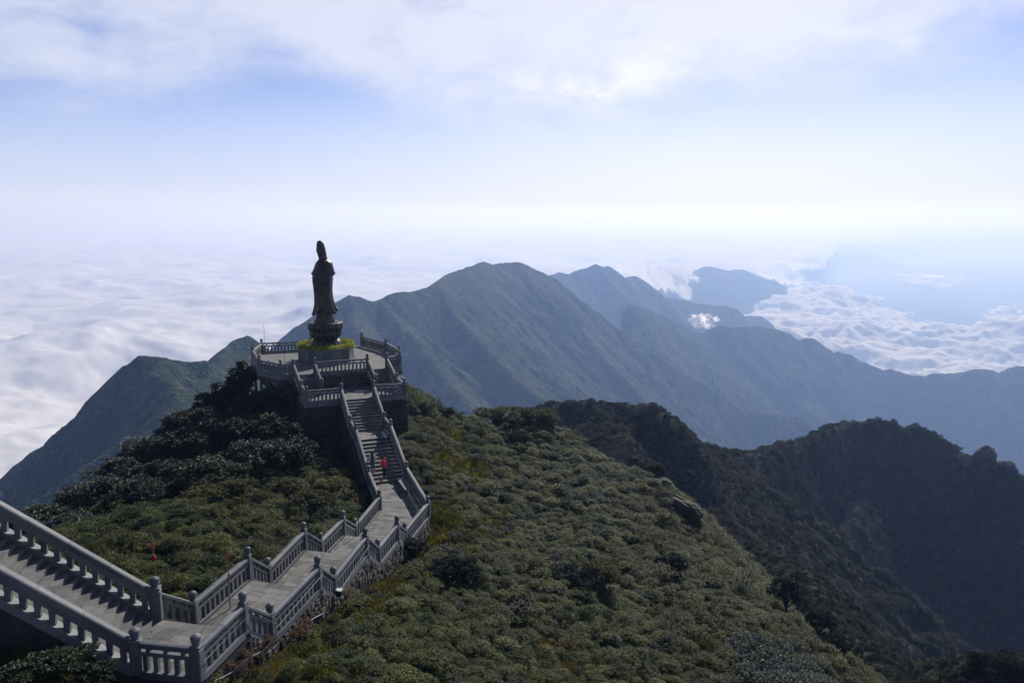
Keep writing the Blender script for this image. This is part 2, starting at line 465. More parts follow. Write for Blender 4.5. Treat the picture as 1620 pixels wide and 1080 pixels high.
def hill_z(x, y):
    x, y = np.atleast_1d(np.asarray(x, float)), np.atleast_1d(np.asarray(y, float))
    out = _W[_n] + _W[_n + 1] * x + _W[_n + 2] * y
    for i in range(_n):
        out = out + _W[i] * _tps((x - CP[i, 0]) ** 2 + (y - CP[i, 1]) ** 2)
    return out + fbm(x / 7, y / 7, 4) * 0.35


# keep the soil out of the built parts: paths, stairs, terraces
def ground_limit(x, y, z):
    """lower the ground under the stone path so it never breaks through the paving"""
    for (ax, ay, bx, by, za, zb, hw) in PATH_AXIS:
        dx, dy = bx - ax, by - ay
        t = np.clip(((x - ax) * dx + (y - ay) * dy) / (dx * dx + dy * dy), 0, 1)
        d = np.hypot(x - ax - t * dx, y - ay - t * dy)
        lim = za + t * (zb - za) - 0.35
        wgt = 1 - smooth01(d, hw, hw + 1.2)
        z = np.where(d < hw + 1.2, np.minimum(z, z * (1 - wgt) + np.minimum(z, lim) * wgt), z)
    return z


PATH_AXIS = [(-17, 23, -12, 24, -11.0, -14.1, 1.9), (-12, 24, -10.6, 25, -14.1, -14.1, 1.9), (-10.3, 27, -9.6, 30.8, -15.4, -15.4, 1.8), (-9.5, 32.7, -8.9, 37, -16.8, -16.8, 1.8),
             (-8.6, 38.8, -8.0, 42, -18.2, -18.2, 1.8), (-8.1, 45, -8.5, 56, -19.9, -19.9, 2.0), (-9.3, 56, -13.5, 67, -20.2, -17.0, 2.0), (-14.0, 69.5, -13.0, 69.8, -17.0, -17.0, 4.6)]
gx = np.arange(-62, 62.01, 0.5); gy = np.arange(11, 118.01, 0.5)
GX, GY = [a.ravel() for a in np.meshgrid(gx, gy, indexing='ij')]
GZ = ground_limit(GX, GY, hill_z(GX, GY))
GZ = np.maximum(GZ, -140)
M_SOIL, t = new_mat('hill_soil')
co = t.n('ShaderNodeTexCoord').outputs['Object']
a_ = t.noise(co, 0.5, 8, 0.65); b_ = t.noise(co, 6.0, 6, 0.7)
f_ = t.m('ADD', t.m('MULTIPLY', a_, 0.5), t.m('MULTIPLY', b_, 0.5))
finish(t, t.ramp(f_, [(0.35, (.010, .013, .006)), (0.5, (.022, .024, .010)), (0.65, (.05, .042, .018))]), 1.0, b_, 0.9, 0.15, spec=0.05)
tag(link('hillside', mesh_np('hillside', np.stack([GX, GY, GZ], 1), grid_faces(len(gx), len(gy)), M_SOIL, True)), kind='structure')

# ------------------------------------------------------------------ clouds below
def mat_cloud(name, thin_lo=None, thin_hi=None, sc=0.002):
    m, t = new_mat(name)
    d = t.n('ShaderNodeBsdfDiffuse', {'Color': (.97, .97, .97, 1)})
    tr = t.n('ShaderNodeBsdfTranslucent', {'Color': (.97, .97, .97, 1)})
    mx = t.n('ShaderNodeMixShader', {0: 0.45, 1: d.outputs[0], 2: tr.outputs[0]})
    out = mx.outputs[0]
    if thin_lo is not None:
        co = t.n('ShaderNodeTexCoord').outputs['Object']
        at = t.n('ShaderNodeAttribute', attribute_name='thin').outputs['Fac']
        nz = t.noise(co, sc, 8, 0.68)
        f = t.n('ShaderNodeMapRange', {0: t.m('ADD', at, t.m('MULTIPLY', t.m('SUBTRACT', nz, .5), 1.1)), 1: thin_lo, 2: thin_hi, 3: 0.0, 4: 1.0},
                interpolation_type='SMOOTHSTEP').outputs[0]
        out = t.n('ShaderNodeMixShader', {0: f, 1: t.n('ShaderNodeBsdfTransparent').outputs[0], 2: out}).outputs[0]
    t.n('ShaderNodeOutputMaterial', {'Surface': out})
    return m


M_CLOUD = mat_cloud('cloud_top', 0.25, 0.75, 0.004)
M_PUFF = mat_cloud('cloud_rag', 0.25, 0.75, 0.035)


def cloud_sheet(name, az0, az1, d0, d1, na, nd, zf, thinf):
    T = np.tan(np.radians(np.linspace(az0, az1, na)))
    Dd = d0 * (d1 / d0) ** np.linspace(0, 1, nd)
    X = (T[:, None] * Dd[None, :]).ravel(); Y = np.broadcast_to(Dd[None, :], (na, nd)).ravel().copy()
    U = 810 + FPX * X / Y * CT                      # roughly where it lies across the view
    Z = zf(X, Y, U); TH_ = thinf(X, Y, U)
    F = grid_faces(na, nd)
    keep = TH_[F].max(1) > -0.35
    me = mesh_np(name, np.stack([X, Y, Z], 1), F[keep][:, ::-1], M_CLOUD, True)
    at = me.attributes.new('thin', 'FLOAT', 'POINT')
    at.data.foreach_set('value', TH_.astype(np.float32))
    return link(name, me)


def billow(x, y, oct=5):
    s, a, tt = 0, 1.0, 0
    for i in range(oct):
        s = s + a * np.abs(perlin(x + i * 7.7, y + i * 3.9)) * 2.2; tt += a
        x, y, a = x * 2.1, y * 2.1, a * 0.52
    return s / tt


def edge_d(U):
    """how far away the near edge of the high cloud sea lies, across the view"""
    return np.interp(U, [-900, 860, 900, 980, 1080, 1200, 1290, 1330, 1400, 1480, 2600], [900, 900, 3500, 5200, 6300, 6800, 7600, 14500, 16500, 19000, 20000])


def sea_z(X, Y, U):
    wx = fbm(X / 1900, Y / 1900, 3) * 700
    z = -500 + fbm(X / 2600, Y / 2600, 3) * 90 + fbm((X + wx) / 1100, (Y - wx) / 900, 4) * 95 + fbm((X + wx) / 420, Y / 400, 5, .58) * 42 + billow((X + wx) / 300, (Y - wx) / 280, 5) * 22 * (0.4 + fbm(X / 3000 + 9, Y / 3000, 2))
    e = edge_d(U)
    streak = fbm(X / 110 + Y / 500, Y / 1400, 5) * 620
    fall = smooth01(Y + streak, e + 1100, e - 300)
    return z - fall * 130 * smooth01(U, 850, 950)


def sea_thin(X, Y, U):
    e = edge_d(U)
    streak = fbm(X / 110 + Y / 500, Y / 1400, 5) * 620
    return np.where(U > 850, smooth01(Y + streak, e - 500, e + 600) * 1.6 - 0.5, 1.3)


tag(cloud_sheet('sea_of_clouds', -52, 50, 900, 60000, 440, 420, sea_z, sea_thin), kind='structure')


def _w(X, Y):
    return fbm(X / 700 + 4, Y / 700, 4) * 260


def val_z(X, Y, U):
    return -615 + fbm(X / 1500, Y / 1500, 3) * 60 + fbm((X + _w(X, Y)) / 780, (Y - _w(X, Y)) / 700, 7, 0.52) * 185 + billow(X / 330, Y / 300, 5) * 46


def val_thin(X, Y, U):
    far = np.interp(U, [1100, 1150, 1200, 1250, 1310, 1400, 1470, 1530, 1620, 1800], [4300, 4700, 5100, 6200, 6500, 5400, 4900, 4500, 4500, 4300])
    n = fbm(X / 500, Y / 500, 4) * 500
    t1 = smooth01(Y + n, far + 150, far - 500)
    t2 = smooth01(U + n * 0.05, 1140, 1190)
    return t1 * t2 * 1.7 - 0.6


tag(cloud_sheet('valley_clouds', 13, 44, 2550, 7200, 370, 310, val_z, val_thin), kind='structure')


def cloud_fall(u0, u1, ftop, fbot, slant, y0, y1, seed, nu=220, nv=90):
    """a tongue of the cloud sea pouring over a ridge, fraying into streaks at its foot"""
    U0 = np.linspace(u0, u1, nu)[:, None] * np.ones(nv)[None]
    S = np.ones(nu)[:, None] * np.linspace(0, 1, nv)[None]
    ft, fb = np.interp(U0, *ftop), np.interp(U0, *fbot)
    Uq = U0 + slant * S ** 1.5
    Vq = ft + (fb - ft) * S ** 1.15
    Yq = y0 + (y1 - y0) * S + fbm(U0 / 34 + seed, S * 1.2, 3) * 200
    a, b = (Uq - 810) / FPX, (540 - Vq) / FPX
    d = Yq / (CT + b * ST)
    X, Z = a * d, d * (b * CT - ST)
    reach = .92 + .5 * fbm(U0 / 16 + seed, S * .3, 3)
    side_ = smooth01(U0 + fbm(S * 3, U0 / 20 + seed, 3) * 14, u0, u0 + 18) * (1 - smooth01(U0 + fbm(S * 4 + 5, U0 / 20, 4) * 26 + S * 14, u1 - 42, u1 - 4))
    TH_ = ((1 - smooth01(S, reach - .5, reach + .2)) * side_ * 1.4 - .25 + fbm(U0 / 11 + seed, S * 1.5, 3) * .25 * smooth01(S, .2, .7)) - smooth01(S, .78, 1.0) * 1.3
    me = mesh_np('cloud_fall', np.stack([X.ravel(), Yq.ravel(), Z.ravel()], 1), grid_faces(nu, nv), M_CLOUD, True)
    at = me.attributes.new('thin', 'FLOAT', 'POINT'); at.data.foreach_set('value', TH_.ravel().astype(np.float32))
    return tag(link('cloud_fall', me), kind='structure')


cloud_fall(962, 1122, ([962, 1130], [418, 425]), ([962, 990, 1020, 1060, 1085, 1110, 1130], [428, 450, 470, 486, 486, 474, 450]), 16, 5250, 4300, 2.0)
cloud_fall(1185, 1300, ([1185, 1300], [426, 430]), ([1185, 1215, 1250, 1280, 1300], [438, 452, 468, 472, 462]), 14, 8200, 5700, 7.0, 160, 70)


def puff(name, u, v, y, rx, rz, seed, label, thin=1.0):
    """a lone rag of cloud: a lumpy flattened blob"""
    bm = bmesh.new()
    bmesh.ops.create_icosphere(bm, subdivisions=6, radius=1.0)
    for ve in bm.verts:
        p = ve.co.copy()
        n = sum(abs(mnoise.noise(p * f + Vector((seed, seed * .7, 0)))) / f for f in (1.3, 2.7, 5.4, 11, 22)) * 1.5
        ve.co = p * (0.65 + n)
        ve.co = Vector((ve.co.x * rx, ve.co.y * rx * .7, ve.co.z * rz))
    me = bpy.data.meshes.new(name); bm.to_mesh(me); bm.free()
    me.polygons.foreach_set('use_smooth', [True] * len(me.polygons))
    me.materials.append(M_PUFF)
    at = me.attributes.new('thin', 'FLOAT', 'POINT')
    at.data.foreach_set('value', [thin * (.46 + .5 * mnoise.noise(v.co / rx * 1.6)) for v in me.vertices])
    o = link(name, me, None, PX(u, v, y))
    return tag(o, label, 'cloud', kind='thing')


puff('small_cloud', 1112, 508, 3100, 42, 24, 3.1, 'small torn white cloud floating alone left of the valley clouds')
puff('small_cloud', 1470, 443, 8200, 330, 48, 9.4, 'flat pale cloud strip lying between the distant mountains on the right')
puff('small_cloud', 1588, 500, 4700, 90, 40, 5.2, 'small round cloud above the valley clouds near the right edge', 0.9)
# ------------------------------------------------------------------ stone materials
def mat_stone(name, lo, mid, hi, sc=3.0, rough=0.75, bstr=0.35, rnd=0.26, joints=None, spec=0.3):
    m, t = new_mat(name)
    geo = t.n('ShaderNodeNewGeometry').outputs['Position']
    oi = t.n('ShaderNodeObjectInfo').outputs['Random']
    a = t.noise(geo, sc, 6, 0.65); b = t.noise(geo, sc * 14, 4, 0.7)
    st = t.noise(t.n('ShaderNodeMapping', {'Vector': geo, 'Scale': (1, 1, .3)}).outputs[0], 1.7, 7, 0.7)
    f = t.m('ADD', t.m('MULTIPLY', a, 0.36), t.m('ADD', t.m('MULTIPLY', b, 0.26), t.m('MULTIPLY', st, 0.38)))
    f = t.m('ADD', f, t.m('MULTIPLY', t.m('SUBTRACT', oi, 0.5), rnd))
    col = t.ramp(f, [(0.38, lo), (0.5, mid), (0.60, hi)])
    h = b
    if joints:
        bw, bh, ang = joints
        mp = t.n('ShaderNodeMapping', {'Vector': geo, 'Rotation': (0, 0, ang)}, vector_type='POINT')
        bt = t.n('ShaderNodeTexBrick', {'Vector': mp.outputs[0], 'Scale': 1.0, 'Mortar Size': 0.012, 'Brick Width': bw, 'Row Height': bh,
                                        'Color1': (.9, .9, .9, 1), 'Color2': (1, 1, 1, 1), 'Mortar': (.55, .55, .55, 1)})
        col = t.mix(1.0, col, bt.outputs[0], 'MULTIPLY')
    finish(t, col, rough, h, bstr, 0.02, spec=spec)
    return m


M_RAIL = mat_stone('grey_granite', (0.075, 0.078, 0.083), (0.106, 0.110, 0.114), (0.135, 0.137, 0.135), 2.2, .62)
M_POST = mat_stone('newel_granite', (0.063, 0.066, 0.072), (0.095, 0.098, 0.104), (0.124, 0.126, 0.128), 2.6, .65)
M_SLAB = mat_stone('paving_stone', (0.076, 0.072, 0.064), (0.130, 0.124, 0.110), (0.170, 0.163, 0.145), 1.6, .8, rnd=.22)
M_STEP = mat_stone('step_stone', (0.072, 0.072, 0.069), (0.118, 0.115, 0.106), (0.157, 0.152, 0.140), 1.8, .8, rnd=.16)
M_JOINT = mat_stone('joint_mortar', (0.029, 0.028, 0.025), (0.046, 0.044, 0.038), (0.063, 0.061, 0.055), 4, .95)
M_FLOORT = mat_stone('terrace_floor', (0.091, 0.091, 0.086), (0.130, 0.129, 0.119), (0.166, 0.162, 0.148), 1.2, .8, joints=(.9, .6, R(21)))
M_RUBBLE = mat_stone('rubble_stone', (0.026, 0.022, 0.018), (0.054, 0.046, 0.037), (0.092, 0.081, 0.066), 2.4, .9, .6, rnd=.35)
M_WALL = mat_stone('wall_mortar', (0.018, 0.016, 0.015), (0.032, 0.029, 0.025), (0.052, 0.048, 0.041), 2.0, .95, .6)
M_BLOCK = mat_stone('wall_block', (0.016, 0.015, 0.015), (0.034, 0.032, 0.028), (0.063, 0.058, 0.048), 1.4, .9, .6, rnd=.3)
M_CONC = mat_stone('concrete_beam', (0.040, 0.038, 0.033), (0.069, 0.065, 0.055), (0.098, 0.092, 0.080), 1.0, .9)
M_PLINTH = mat_stone('plinth_granite', (0.069, 0.072, 0.078), (0.098, 0.101, 0.105), (0.121, 0.124, 0.124), 1.5, .6)

# ------------------------------------------------------------------ solid helpers
BOXF = [(0, 3, 2, 1), (4, 5, 6, 7), (0, 1, 5, 4), (1, 2, 6, 5), (2, 3, 7, 6), (3, 0, 4, 7)]


def box_mesh(name, mat, bevel=0.0, seg=1):
    bm = bmesh.new()
    bmesh.ops.create_cube(bm, size=1.0)
    if bevel:
        bmesh.ops.bevel(bm, geom=bm.edges[:], offset=bevel, segments=seg, affect='EDGES')
    me = bpy.data.meshes.new(name); bm.to_mesh(me); bm.free()
    me.materials.append(mat)
    return me


def prism(name, mat, p0, p1, prof, up_shift=0.0):
    """profile [(side, height)...] swept from p0 to p1, ends cut vertical"""
    p0, p1 = Vector(p0), Vector(p1)
    d = (p1 - p0); hd = Vector((d.x, d.y, 0)).normalized(); sd = Vector((hd.y, -hd.x, 0))
    vs = [p + sd * a + Vector((0, 0, b)) for p in (p0, p1) for (a, b) in prof]
    n = len(prof)
    fs = [tuple(range(n))[::-1], tuple(range(n, 2 * n))] + [(i, (i + 1) % n, n + (i + 1) % n, n + i) for i in range(n)]
    me = mesh_py(name, vs, fs, mat)
    bm = bmesh.new(); bm.from_mesh(me); bmesh.ops.recalc_face_normals(bm, faces=bm.faces[:]); bm.to_mesh(me); bm.free()
    return me


def lathe(name, mat, prof, n=16, smooth=True, squash=1.0):
    vs, fs = [], []
    for (r, z) in prof:
        for i in range(n):
            a = 2 * math.pi * i / n
            vs.append((r * math.cos(a), r * math.sin(a) * squash, z))
    for j in range(len(prof) - 1):
        for i in range(n):
            k = (i + 1) % n
            fs.append((j * n + i, j * n + k, (j + 1) * n + k, (j + 1) * n + i))
    fs.append(tuple(range(n))[::-1]); fs.append(tuple(range((len(prof) - 1) * n, len(prof) * n)))
    return mesh_py(name, vs, fs, mat, smooth)


# newel: square chamfered post, collar and lotus-bud finial (unit: 1.5 m tall)
def newel_mesh(w, h):
    c = w * .5; k = w * .09
    ring = lambda s, z, kk: [(x * s, y * s, z) for x, y in ((c - kk, -c), (c, -c + kk), (c, c - kk), (c - kk, c), (-c + kk, c), (-c, c - kk), (-c, -c + kk), (-c + kk, -c))]
    lv = [(1.0, 0), (1.0, h * .88), (1.0, h * .885), (.9, h * .9), (.9, h * .93), (1.0, h * .95), (1.0, h * .985), (.86, h)]
    vs = [v for s, z in lv for v in ring(s, z, k)]
    fs = [tuple(range(8))[::-1], tuple(range(len(vs) - 8, len(vs)))]
    for j in range(len(lv) - 1):
        for i in range(8):
            m_ = (i + 1) % 8
            fs.append((j * 8 + i, j * 8 + m_, j * 8 + 8 + m_, j * 8 + 8 + i))
    return mesh_py('newel_post', vs, fs, M_POST)


NEWEL = newel_mesh(.29, 1.14)
NEWEL_BIG = newel_mesh(.35, 1.14)
FINIAL = lathe('finial', M_POST, [(.105, 0), (.105, .03), (.085, .045), (.085, .07), (.125, .09), (.14, .12), (.135, .15), (.115, .165), (.125, .18), (.148, .21),
                                  (.152, .25), (.135, .29), (.095, .325), (.045, .345), (.02, .365)], 14)
BALUSTER = box_mesh('baluster', M_RAIL, 0.04)
SPACER = box_mesh('spacer_block', M_RAIL, 0.03)


def newel(par, p, ang=0.0, big=False, s=1.0):
    o = link('newel_post', NEWEL_BIG if big else NEWEL, par, p, (0, 0, ang), (s, s, s))
    k = link('finial', FINIAL, o, (0, 0, 1.138), None, (1.12, 1.12, 1.02) if big else (1, 1, 1))
    return o


def hrail_prof(w, z0, z1):
    h = w / 2
    return [(-h, z0), (h, z0), (h, z1 - .05), (h * .72, z1 - .012), (h * .3, z1), (-h * .3, z1), (-h * .72, z1 - .012), (-h, z1 - .05)]


def sq_prof(w, z0, z1):
    h = w / 2
    return [(-h, z0), (h, z0), (h, z1), (-h, z1)]


def rail_run(par, p0, p1, prof, step=1.45):
    """handrail laid in lengths with open butt joints"""
    L = (p1 - p0).length; n = max(1, round(L / step)); g = .007 / L
    for i in range(n):
        f0, f1 = i / n + (g if i else 0), (i + 1) / n - (g if i < n - 1 else 0)
        j = Vector((0, 0, rng.uniform(-.006, .006)))
        link('handrail', prism('handrail', M_RAIL, p0.lerp(p1, f0) + j, p0.lerp(p1, f1) + j, prof), par)


def span(par, a, b, nb=None, half=.145, stair=False, ends=(True, True)):
    """one bay of balustrade between newel centres a and b (base points)"""
    a, b = Vector(a), Vector(b)
    d = b - a; L = math.hypot(d.x, d.y); u = d / L
    p0, p1 = a + u * half, b - u * half
    ang = math.atan2(d.y, d.x)
    slope = d.z / L
    n = nb or max(2, round((L - 2 * half) / (.36 if stair else .34)))
    if stair:
        rail_run(par, p0, p1, hrail_prof(.30, .84, 1.10))
        link('lower_rail', prism('lower_rail', M_RAIL, p0, p1, sq_prof(.22, .60, .838)), par)
        link('base_rail', prism('base_rail', M_RAIL, p0, p1, sq_prof(.42, -.14, .17)), par)
        zlo, zhi, bw, bd = .17, .60, .16, .20
    else:
        rail_run(par, p0, p1, hrail_prof(.25, .905, 1.06))
        link('lower_rail', prism('lower_rail', M_RAIL, p0, p1, sq_prof(.16, .64, .77)), par)
        link('base_rail', prism('base_rail', M_RAIL, p0, p1, sq_prof(.27, -.10, .13)), par)
        zlo, zhi, bw, bd = .13, .64, .15, .13
    Lb = L - 2 * half
    for i in range(n):
        f = (i + .5) / n
        c = p0 + (p1 - p0) * f
        ex = abs(slope) * bw * .5 + .004
        z0, z1 = c.z + zlo - ex, c.z + zhi + ex
        link('baluster', BALUSTER, par, (c.x, c.y, (z0 + z1) / 2), (0, 0, ang), (bw, bd, z1 - z0))
    if not stair:
        ns = max(2, round(n / 2.5) + 1)
        for i in range(ns):
            c = p0 + (p1 - p0) * ((i + .5) / ns)
            ex = abs(slope) * .07 + .004
            link('spacer_block', SPACER, par, (c.x, c.y, c.z + .8375), (0, 0, ang), (.13, .13, .135 + 2 * ex))


def W(s, t, z=0.0):
    return (-13.5 + .934 * s - .358 * t, 67.1 + .358 * s + .934 * t, z)


L1, L2, L3, L4, L5, ZM, ZT, ZO = -14.1, -15.4, -16.8, -18.2, -19.9, -18.0, -16.1, -14.6
P = dict(A=(-12.46, 25.6, L1), B=(-11.9, 27.3, L2), C=(-11.17, 31.21, L2), D=(-11.0, 33.2, L3), E=(-10.46, 37.28, L3), F=(-10.15, 39.26, L4), G=(-9.62, 42.37, L4),
         H=(-9.6, 45.43, L5), I=(-8.94, 50.42, L5),
         a=(-11.61, 22.35, L1), b=(-9.59, 22.0, L1), c=(-9.09, 24.7, L1), d=(-8.75, 26.38, L2), e=(-7.99, 30.32, L2), f=(-7.84, 32.28, L3), g=(-7.24, 36.6, L3),
         h=(-6.97, 38.45, L4), i=(-6.42, 41.58, L4), j=(-6.46, 44.7, L5), k=(-5.55, 49.3, L5))
PANG = math.atan2(25, 3.5)
AX = R(20.9)

# --- near staircase balustrades
SD = Vector((-.975, -.22, .80))          # direction up the near stairs
A_, a__ = Vector(P['A']), Vector(P['a'])
b1 = empty('balustrade', P['A'], label='thick sloping granite balustrade on the far side of the broad staircase at lower left', cat='balustrade')
b2 = empty('balustrade', P['a'], label='thick sloping granite balustrade on the near side of the broad staircase at lower left', cat='balustrade')


def rel(par, p):
    return tuple(Vector(p) - Vector(par.location))


newel(b1, rel(b1, P['A']), R(13), True, 1.06)
newel(b2, rel(b2, P['a']), R(13), True, 1.0)
span(b1, rel(b1, P['A']), rel(b1, A_ + SD * 7.4), 19, half=.17, stair=True)
span(b2, rel(b2, P['a']), rel(b2, a__ + SD * 7.4), 19, half=.17, stair=True)

# --- path balustrades
b3 = empty('balustrade', P['B'], label='stepped granite balustrade along the left, inner edge of the descending path landings', cat='balustrade')
for q in 'BCDEFGHI': newel(b3, rel(b3, P[q]), PANG, False, 1.0)
for q, r_ in ('AB', 'BC', 'CD', 'DE', 'EF', 'FG', 'GH', 'HI'): span(b3, rel(b3, P[q]), rel(b3, P[r_]))
b4 = empty('balustrade', P['b'], label='stepped granite balustrade along the right, outer edge of the path above the rubble wall', cat='balustrade')
for q in 'bcdefghijk': newel(b4, rel(b4, P[q]), PANG, q == 'b', 1.0)
for q, r_ in ('ab', 'bc', 'cd', 'de', 'ef', 'fg', 'gh', 'hi', 'ij', 'jk'): span(b4, rel(b4, P[q]), rel(b4, P[r_]))

# --- long stair balustrades up to the terrace
FL, FR = W(-1.42, -11.9, L5), W(1.42, -11.9, L5)
m1, m2, m3, m4 = W(-1.4, -4.1, ZM), W(-1.4, -6.6, ZM), W(1.45, -4.0, ZM), W(1.45, -6.45, ZM)
TC1, TC2 = W(-1.45, -.1, ZT), W(1.4, .05, ZT)
b5 = empty('balustrade', FL, label='balustrade on the left side of the long stairs behind the two visitors', cat='balustrade')
for p in (FL, m2, m1): newel(b5, rel(b5, p), AX)
for p, q in ((P['I'], FL), (FL, m2), (m2, m1), (m1, TC1)): span(b5, rel(b5, p), rel(b5, q))
b6 = empty('balustrade', FR, label='balustrade on the right side of the long stairs, running down behind the bench', cat='balustrade')
for p in (FR, m4, m3): newel(b6, rel(b6, p), AX)
for p, q in ((P['k'], FR), (FR, m4), (m4, m3), (m3, TC2)): span(b6, rel(b6, p), rel(b6, q))

# --- terrace below the statue
TL, TBL, TR, RO = W(-4.4, -.2, ZT), W(-4.55, 2.35, ZT), W(4.1, -.2, ZT), W(4.0, 2.45, ZT)
LI, RI = W(-2.75, 2.45, ZT), W(2.15, 2.6, ZT)
O1, O2, O3, O4 = W(-4.95, 4.8, ZO), W(-3.05, 4.85, ZO), W(1.8, 4.9, ZO), W(3.65, 5.0, ZO)
b7 = empty('balustrade', TC1, label='balustrade around the left half of the lower terrace and up the outer left flight', cat='balustrade')
for p in (TC1, TL, TBL, O1): newel(b7, rel(b7, p), AX)
for p, q in ((TC1, TL), (TL, TBL), (TBL, O1)): span(b7, rel(b7, p), rel(b7, q))
b8 = empty('balustrade', TC2, label='balustrade around the right half of the lower terrace and up the outer right flight', cat='balustrade')
for p in (TC2, TR, RO, O4): newel(b8, rel(b8, p), AX)
for p, q in ((TC2, TR), (TR, RO), (RO, O4)): span(b8, rel(b8, p), rel(b8, q))
b9 = empty('balustrade', O2, label='balustrade in front of the statue plinth, between the twin flights', cat='balustrade')
for p in (LI, O2, O3, RI): newel(b9, rel(b9, p), AX)
for p, q in ((LI, O2), (O2, O3), (O3, RI)): span(b9, rel(b9, p), rel(b9, q))
O5, O6, O7, O8, RB = W(-6.05, 4.75, ZO), W(-7.7, 8.0, ZO), W(-8.0, 13.35, ZO), W(-6.9, 17.6, ZO), W(-1.9, 17.3, ZO)
b10 = empty('balustrade', O5, label='balustrade around the left rim of the octagonal statue platform', cat='balustrade')
for p, g_ in ((O5, 0), (O6, -40), (O7, -70), (O8, 30), (RB, 0)): newel(b10, rel(b10, p), AX + R(g_))
for p, q in ((O1, O5), (O5, O6), (O6, O7), (O7, O8), (O8, RB)): span(b10, rel(b10, p), rel(b10, q))
O9, R3, R2_, R1 = W(4.35, 5.1, ZO), W(5.65, 8.4, ZO), W(5.35, 13.3, ZO), W(3.75, 18.4, ZO)
b11 = empty('balustrade', R3, label='balustrade around the right rim of the octagonal statue platform', cat='balustrade')
R4_ = W(5.05, 5.6, ZO)
for p, g_ in ((R4_, 20), (R3, 50), (R2_, 10), (R1, 20)): newel(b11, rel(b11, p), AX + R(g_))
for p, q in ((O4, R4_), (R4_, R3), (R3, R2_), (R2_, R1)): span(b11, rel(b11, p), rel(b11, q))


# ------------------------------------------------------------------ floors, slabs
def poly_slab(name, pts, z0, z1, mat):
    n = len(pts)
    vs = [(x, y, z0) for x, y in pts] + [(x, y, z1) for x, y in pts]
    fs = [tuple(range(n))[::-1], tuple(range(n, 2 * n))] + [(i, (i + 1) % n, n + (i + 1) % n, n + i) for i in range(n)]
    me = mesh_py(name, vs, fs, mat)
    bm = bmesh.new(); bm.from_mesh(me); bmesh.ops.recalc_face_normals(bm, faces=bm.faces[:]); bm.to_mesh(me); bm.free()
    return me


SLAB = []
for i in range(5):
    SLAB.append(box_mesh('paving_slab', M_SLAB, 0.012))


def landing(name, bl, br, fr, fl, z, deep=1.4, nrow=None, lab=None):
    """bl..fl = back-left, back-right, front-right, front-left corners seen along the walking direction; slabs laid in rows across"""
    bl, br, fr, fl = [Vector((p[0], p[1], 0)) for p in (bl, br, fr, fl)]
    o = link(name, poly_slab(name, [(p.x, p.y) for p in (fl, fr, br, bl)], z - .35, z - .045, M_JOINT))
    tag(o, kind='structure')
    L = ((bl - fl).length + (br - fr).length) / 2
    nr = max(2, round(L / .40))
    for r in range(nr):
        f0, f1 = r / nr, (r + 1) / nr
        l0, l1 = fl.lerp(bl, (f0 + f1) / 2), fr.lerp(br, (f0 + f1) / 2)
        wdt = (l1 - l0).length
        off = rng.uniform(0, .5)
        xs = [0.0]
        x = off * .75 + .25
        while x < wdt - .25:
            xs.append(x); x += rng.uniform(.58, .82)
        xs.append(wdt)
        ang = math.atan2(l1.y - l0.y, l1.x - l0.x)
        u = (l1 - l0) / wdt
        for x0, x1 in zip(xs[:-1], xs[1:]):
            c = l0 + u * (x0 + x1) / 2
            s = link('paving_slab', SLAB[rng.integers(5)], o, (c.x, c.y, z - .035 + rng.uniform(-.004, .003)), (rng.normal(0, .003), rng.normal(0, .003), ang),
                     (x1 - x0 - .016, L / nr - .016, .07))
    return o


def ofs(p, q, d):
    """p pushed away from q by d in plan"""
    v = Vector((p[0] - q[0], p[1] - q[1], 0)).normalized() * d
    return (p[0] + v.x, p[1] + v.y)


O_ = .02
landing('lowest_landing', (P['A'][0] - .12, P['A'][1] + .02), P['c'], P['b'], (P['a'][0] - .12, P['a'][1] - .03), L1)
landing('second_landing', P['C'], P['e'], P['d'], P['B'], L2)
landing('third_landing', P['E'], P['g'], P['f'], P['D'], L3)
landing('fourth_landing', P['G'], P['i'], P['h'], P['F'], L4)
landing('bench_landing', W(-1.42, -12.0), W(1.42, -12.0), P['k'], P['I'], L5)
landing('fifth_landing', P['I'], P['k'], P['j'], P['H'], L5)
landing('stair_landing', W(-1.35, -4.1), W(1.4, -4.1), W(1.4, -6.5), W(-1.35, -6.5), ZM)
tag(link('terrace_floor', poly_slab('terrace_floor', [W(*p)[:2] for p in ((-4.6, -.35), (4.3, -.35), (4.25, 2.65), (1.8, 2.6), (1.8, 4.75), (-2.6, 4.75), (-2.6, 2.5), (-4.75, 2.5))], ZT - .4, ZT, M_FLOORT)), kind='structure')
OCT = [W(*p)[:2] for p in ((-6.2, 4.6), (-7.9, 7.95), (-8.25, 13.45), (-7.05, 17.8), (3.85, 18.6), (5.55, 13.35), (5.85, 8.35), (5.2, 5.35), (4.4, 4.75))]
tag(link('platform_floor', poly_slab('platform_floor', OCT[::-1], ZO - .42, ZO, M_FLOORT)), kind='structure')

# ------------------------------------------------------------------ flights of steps
STEP = box_mesh('step', M_STEP, 0.01)
TREAD = [box_mesh('tread_slab', M_STEP, 0.012) for _ in range(3)]


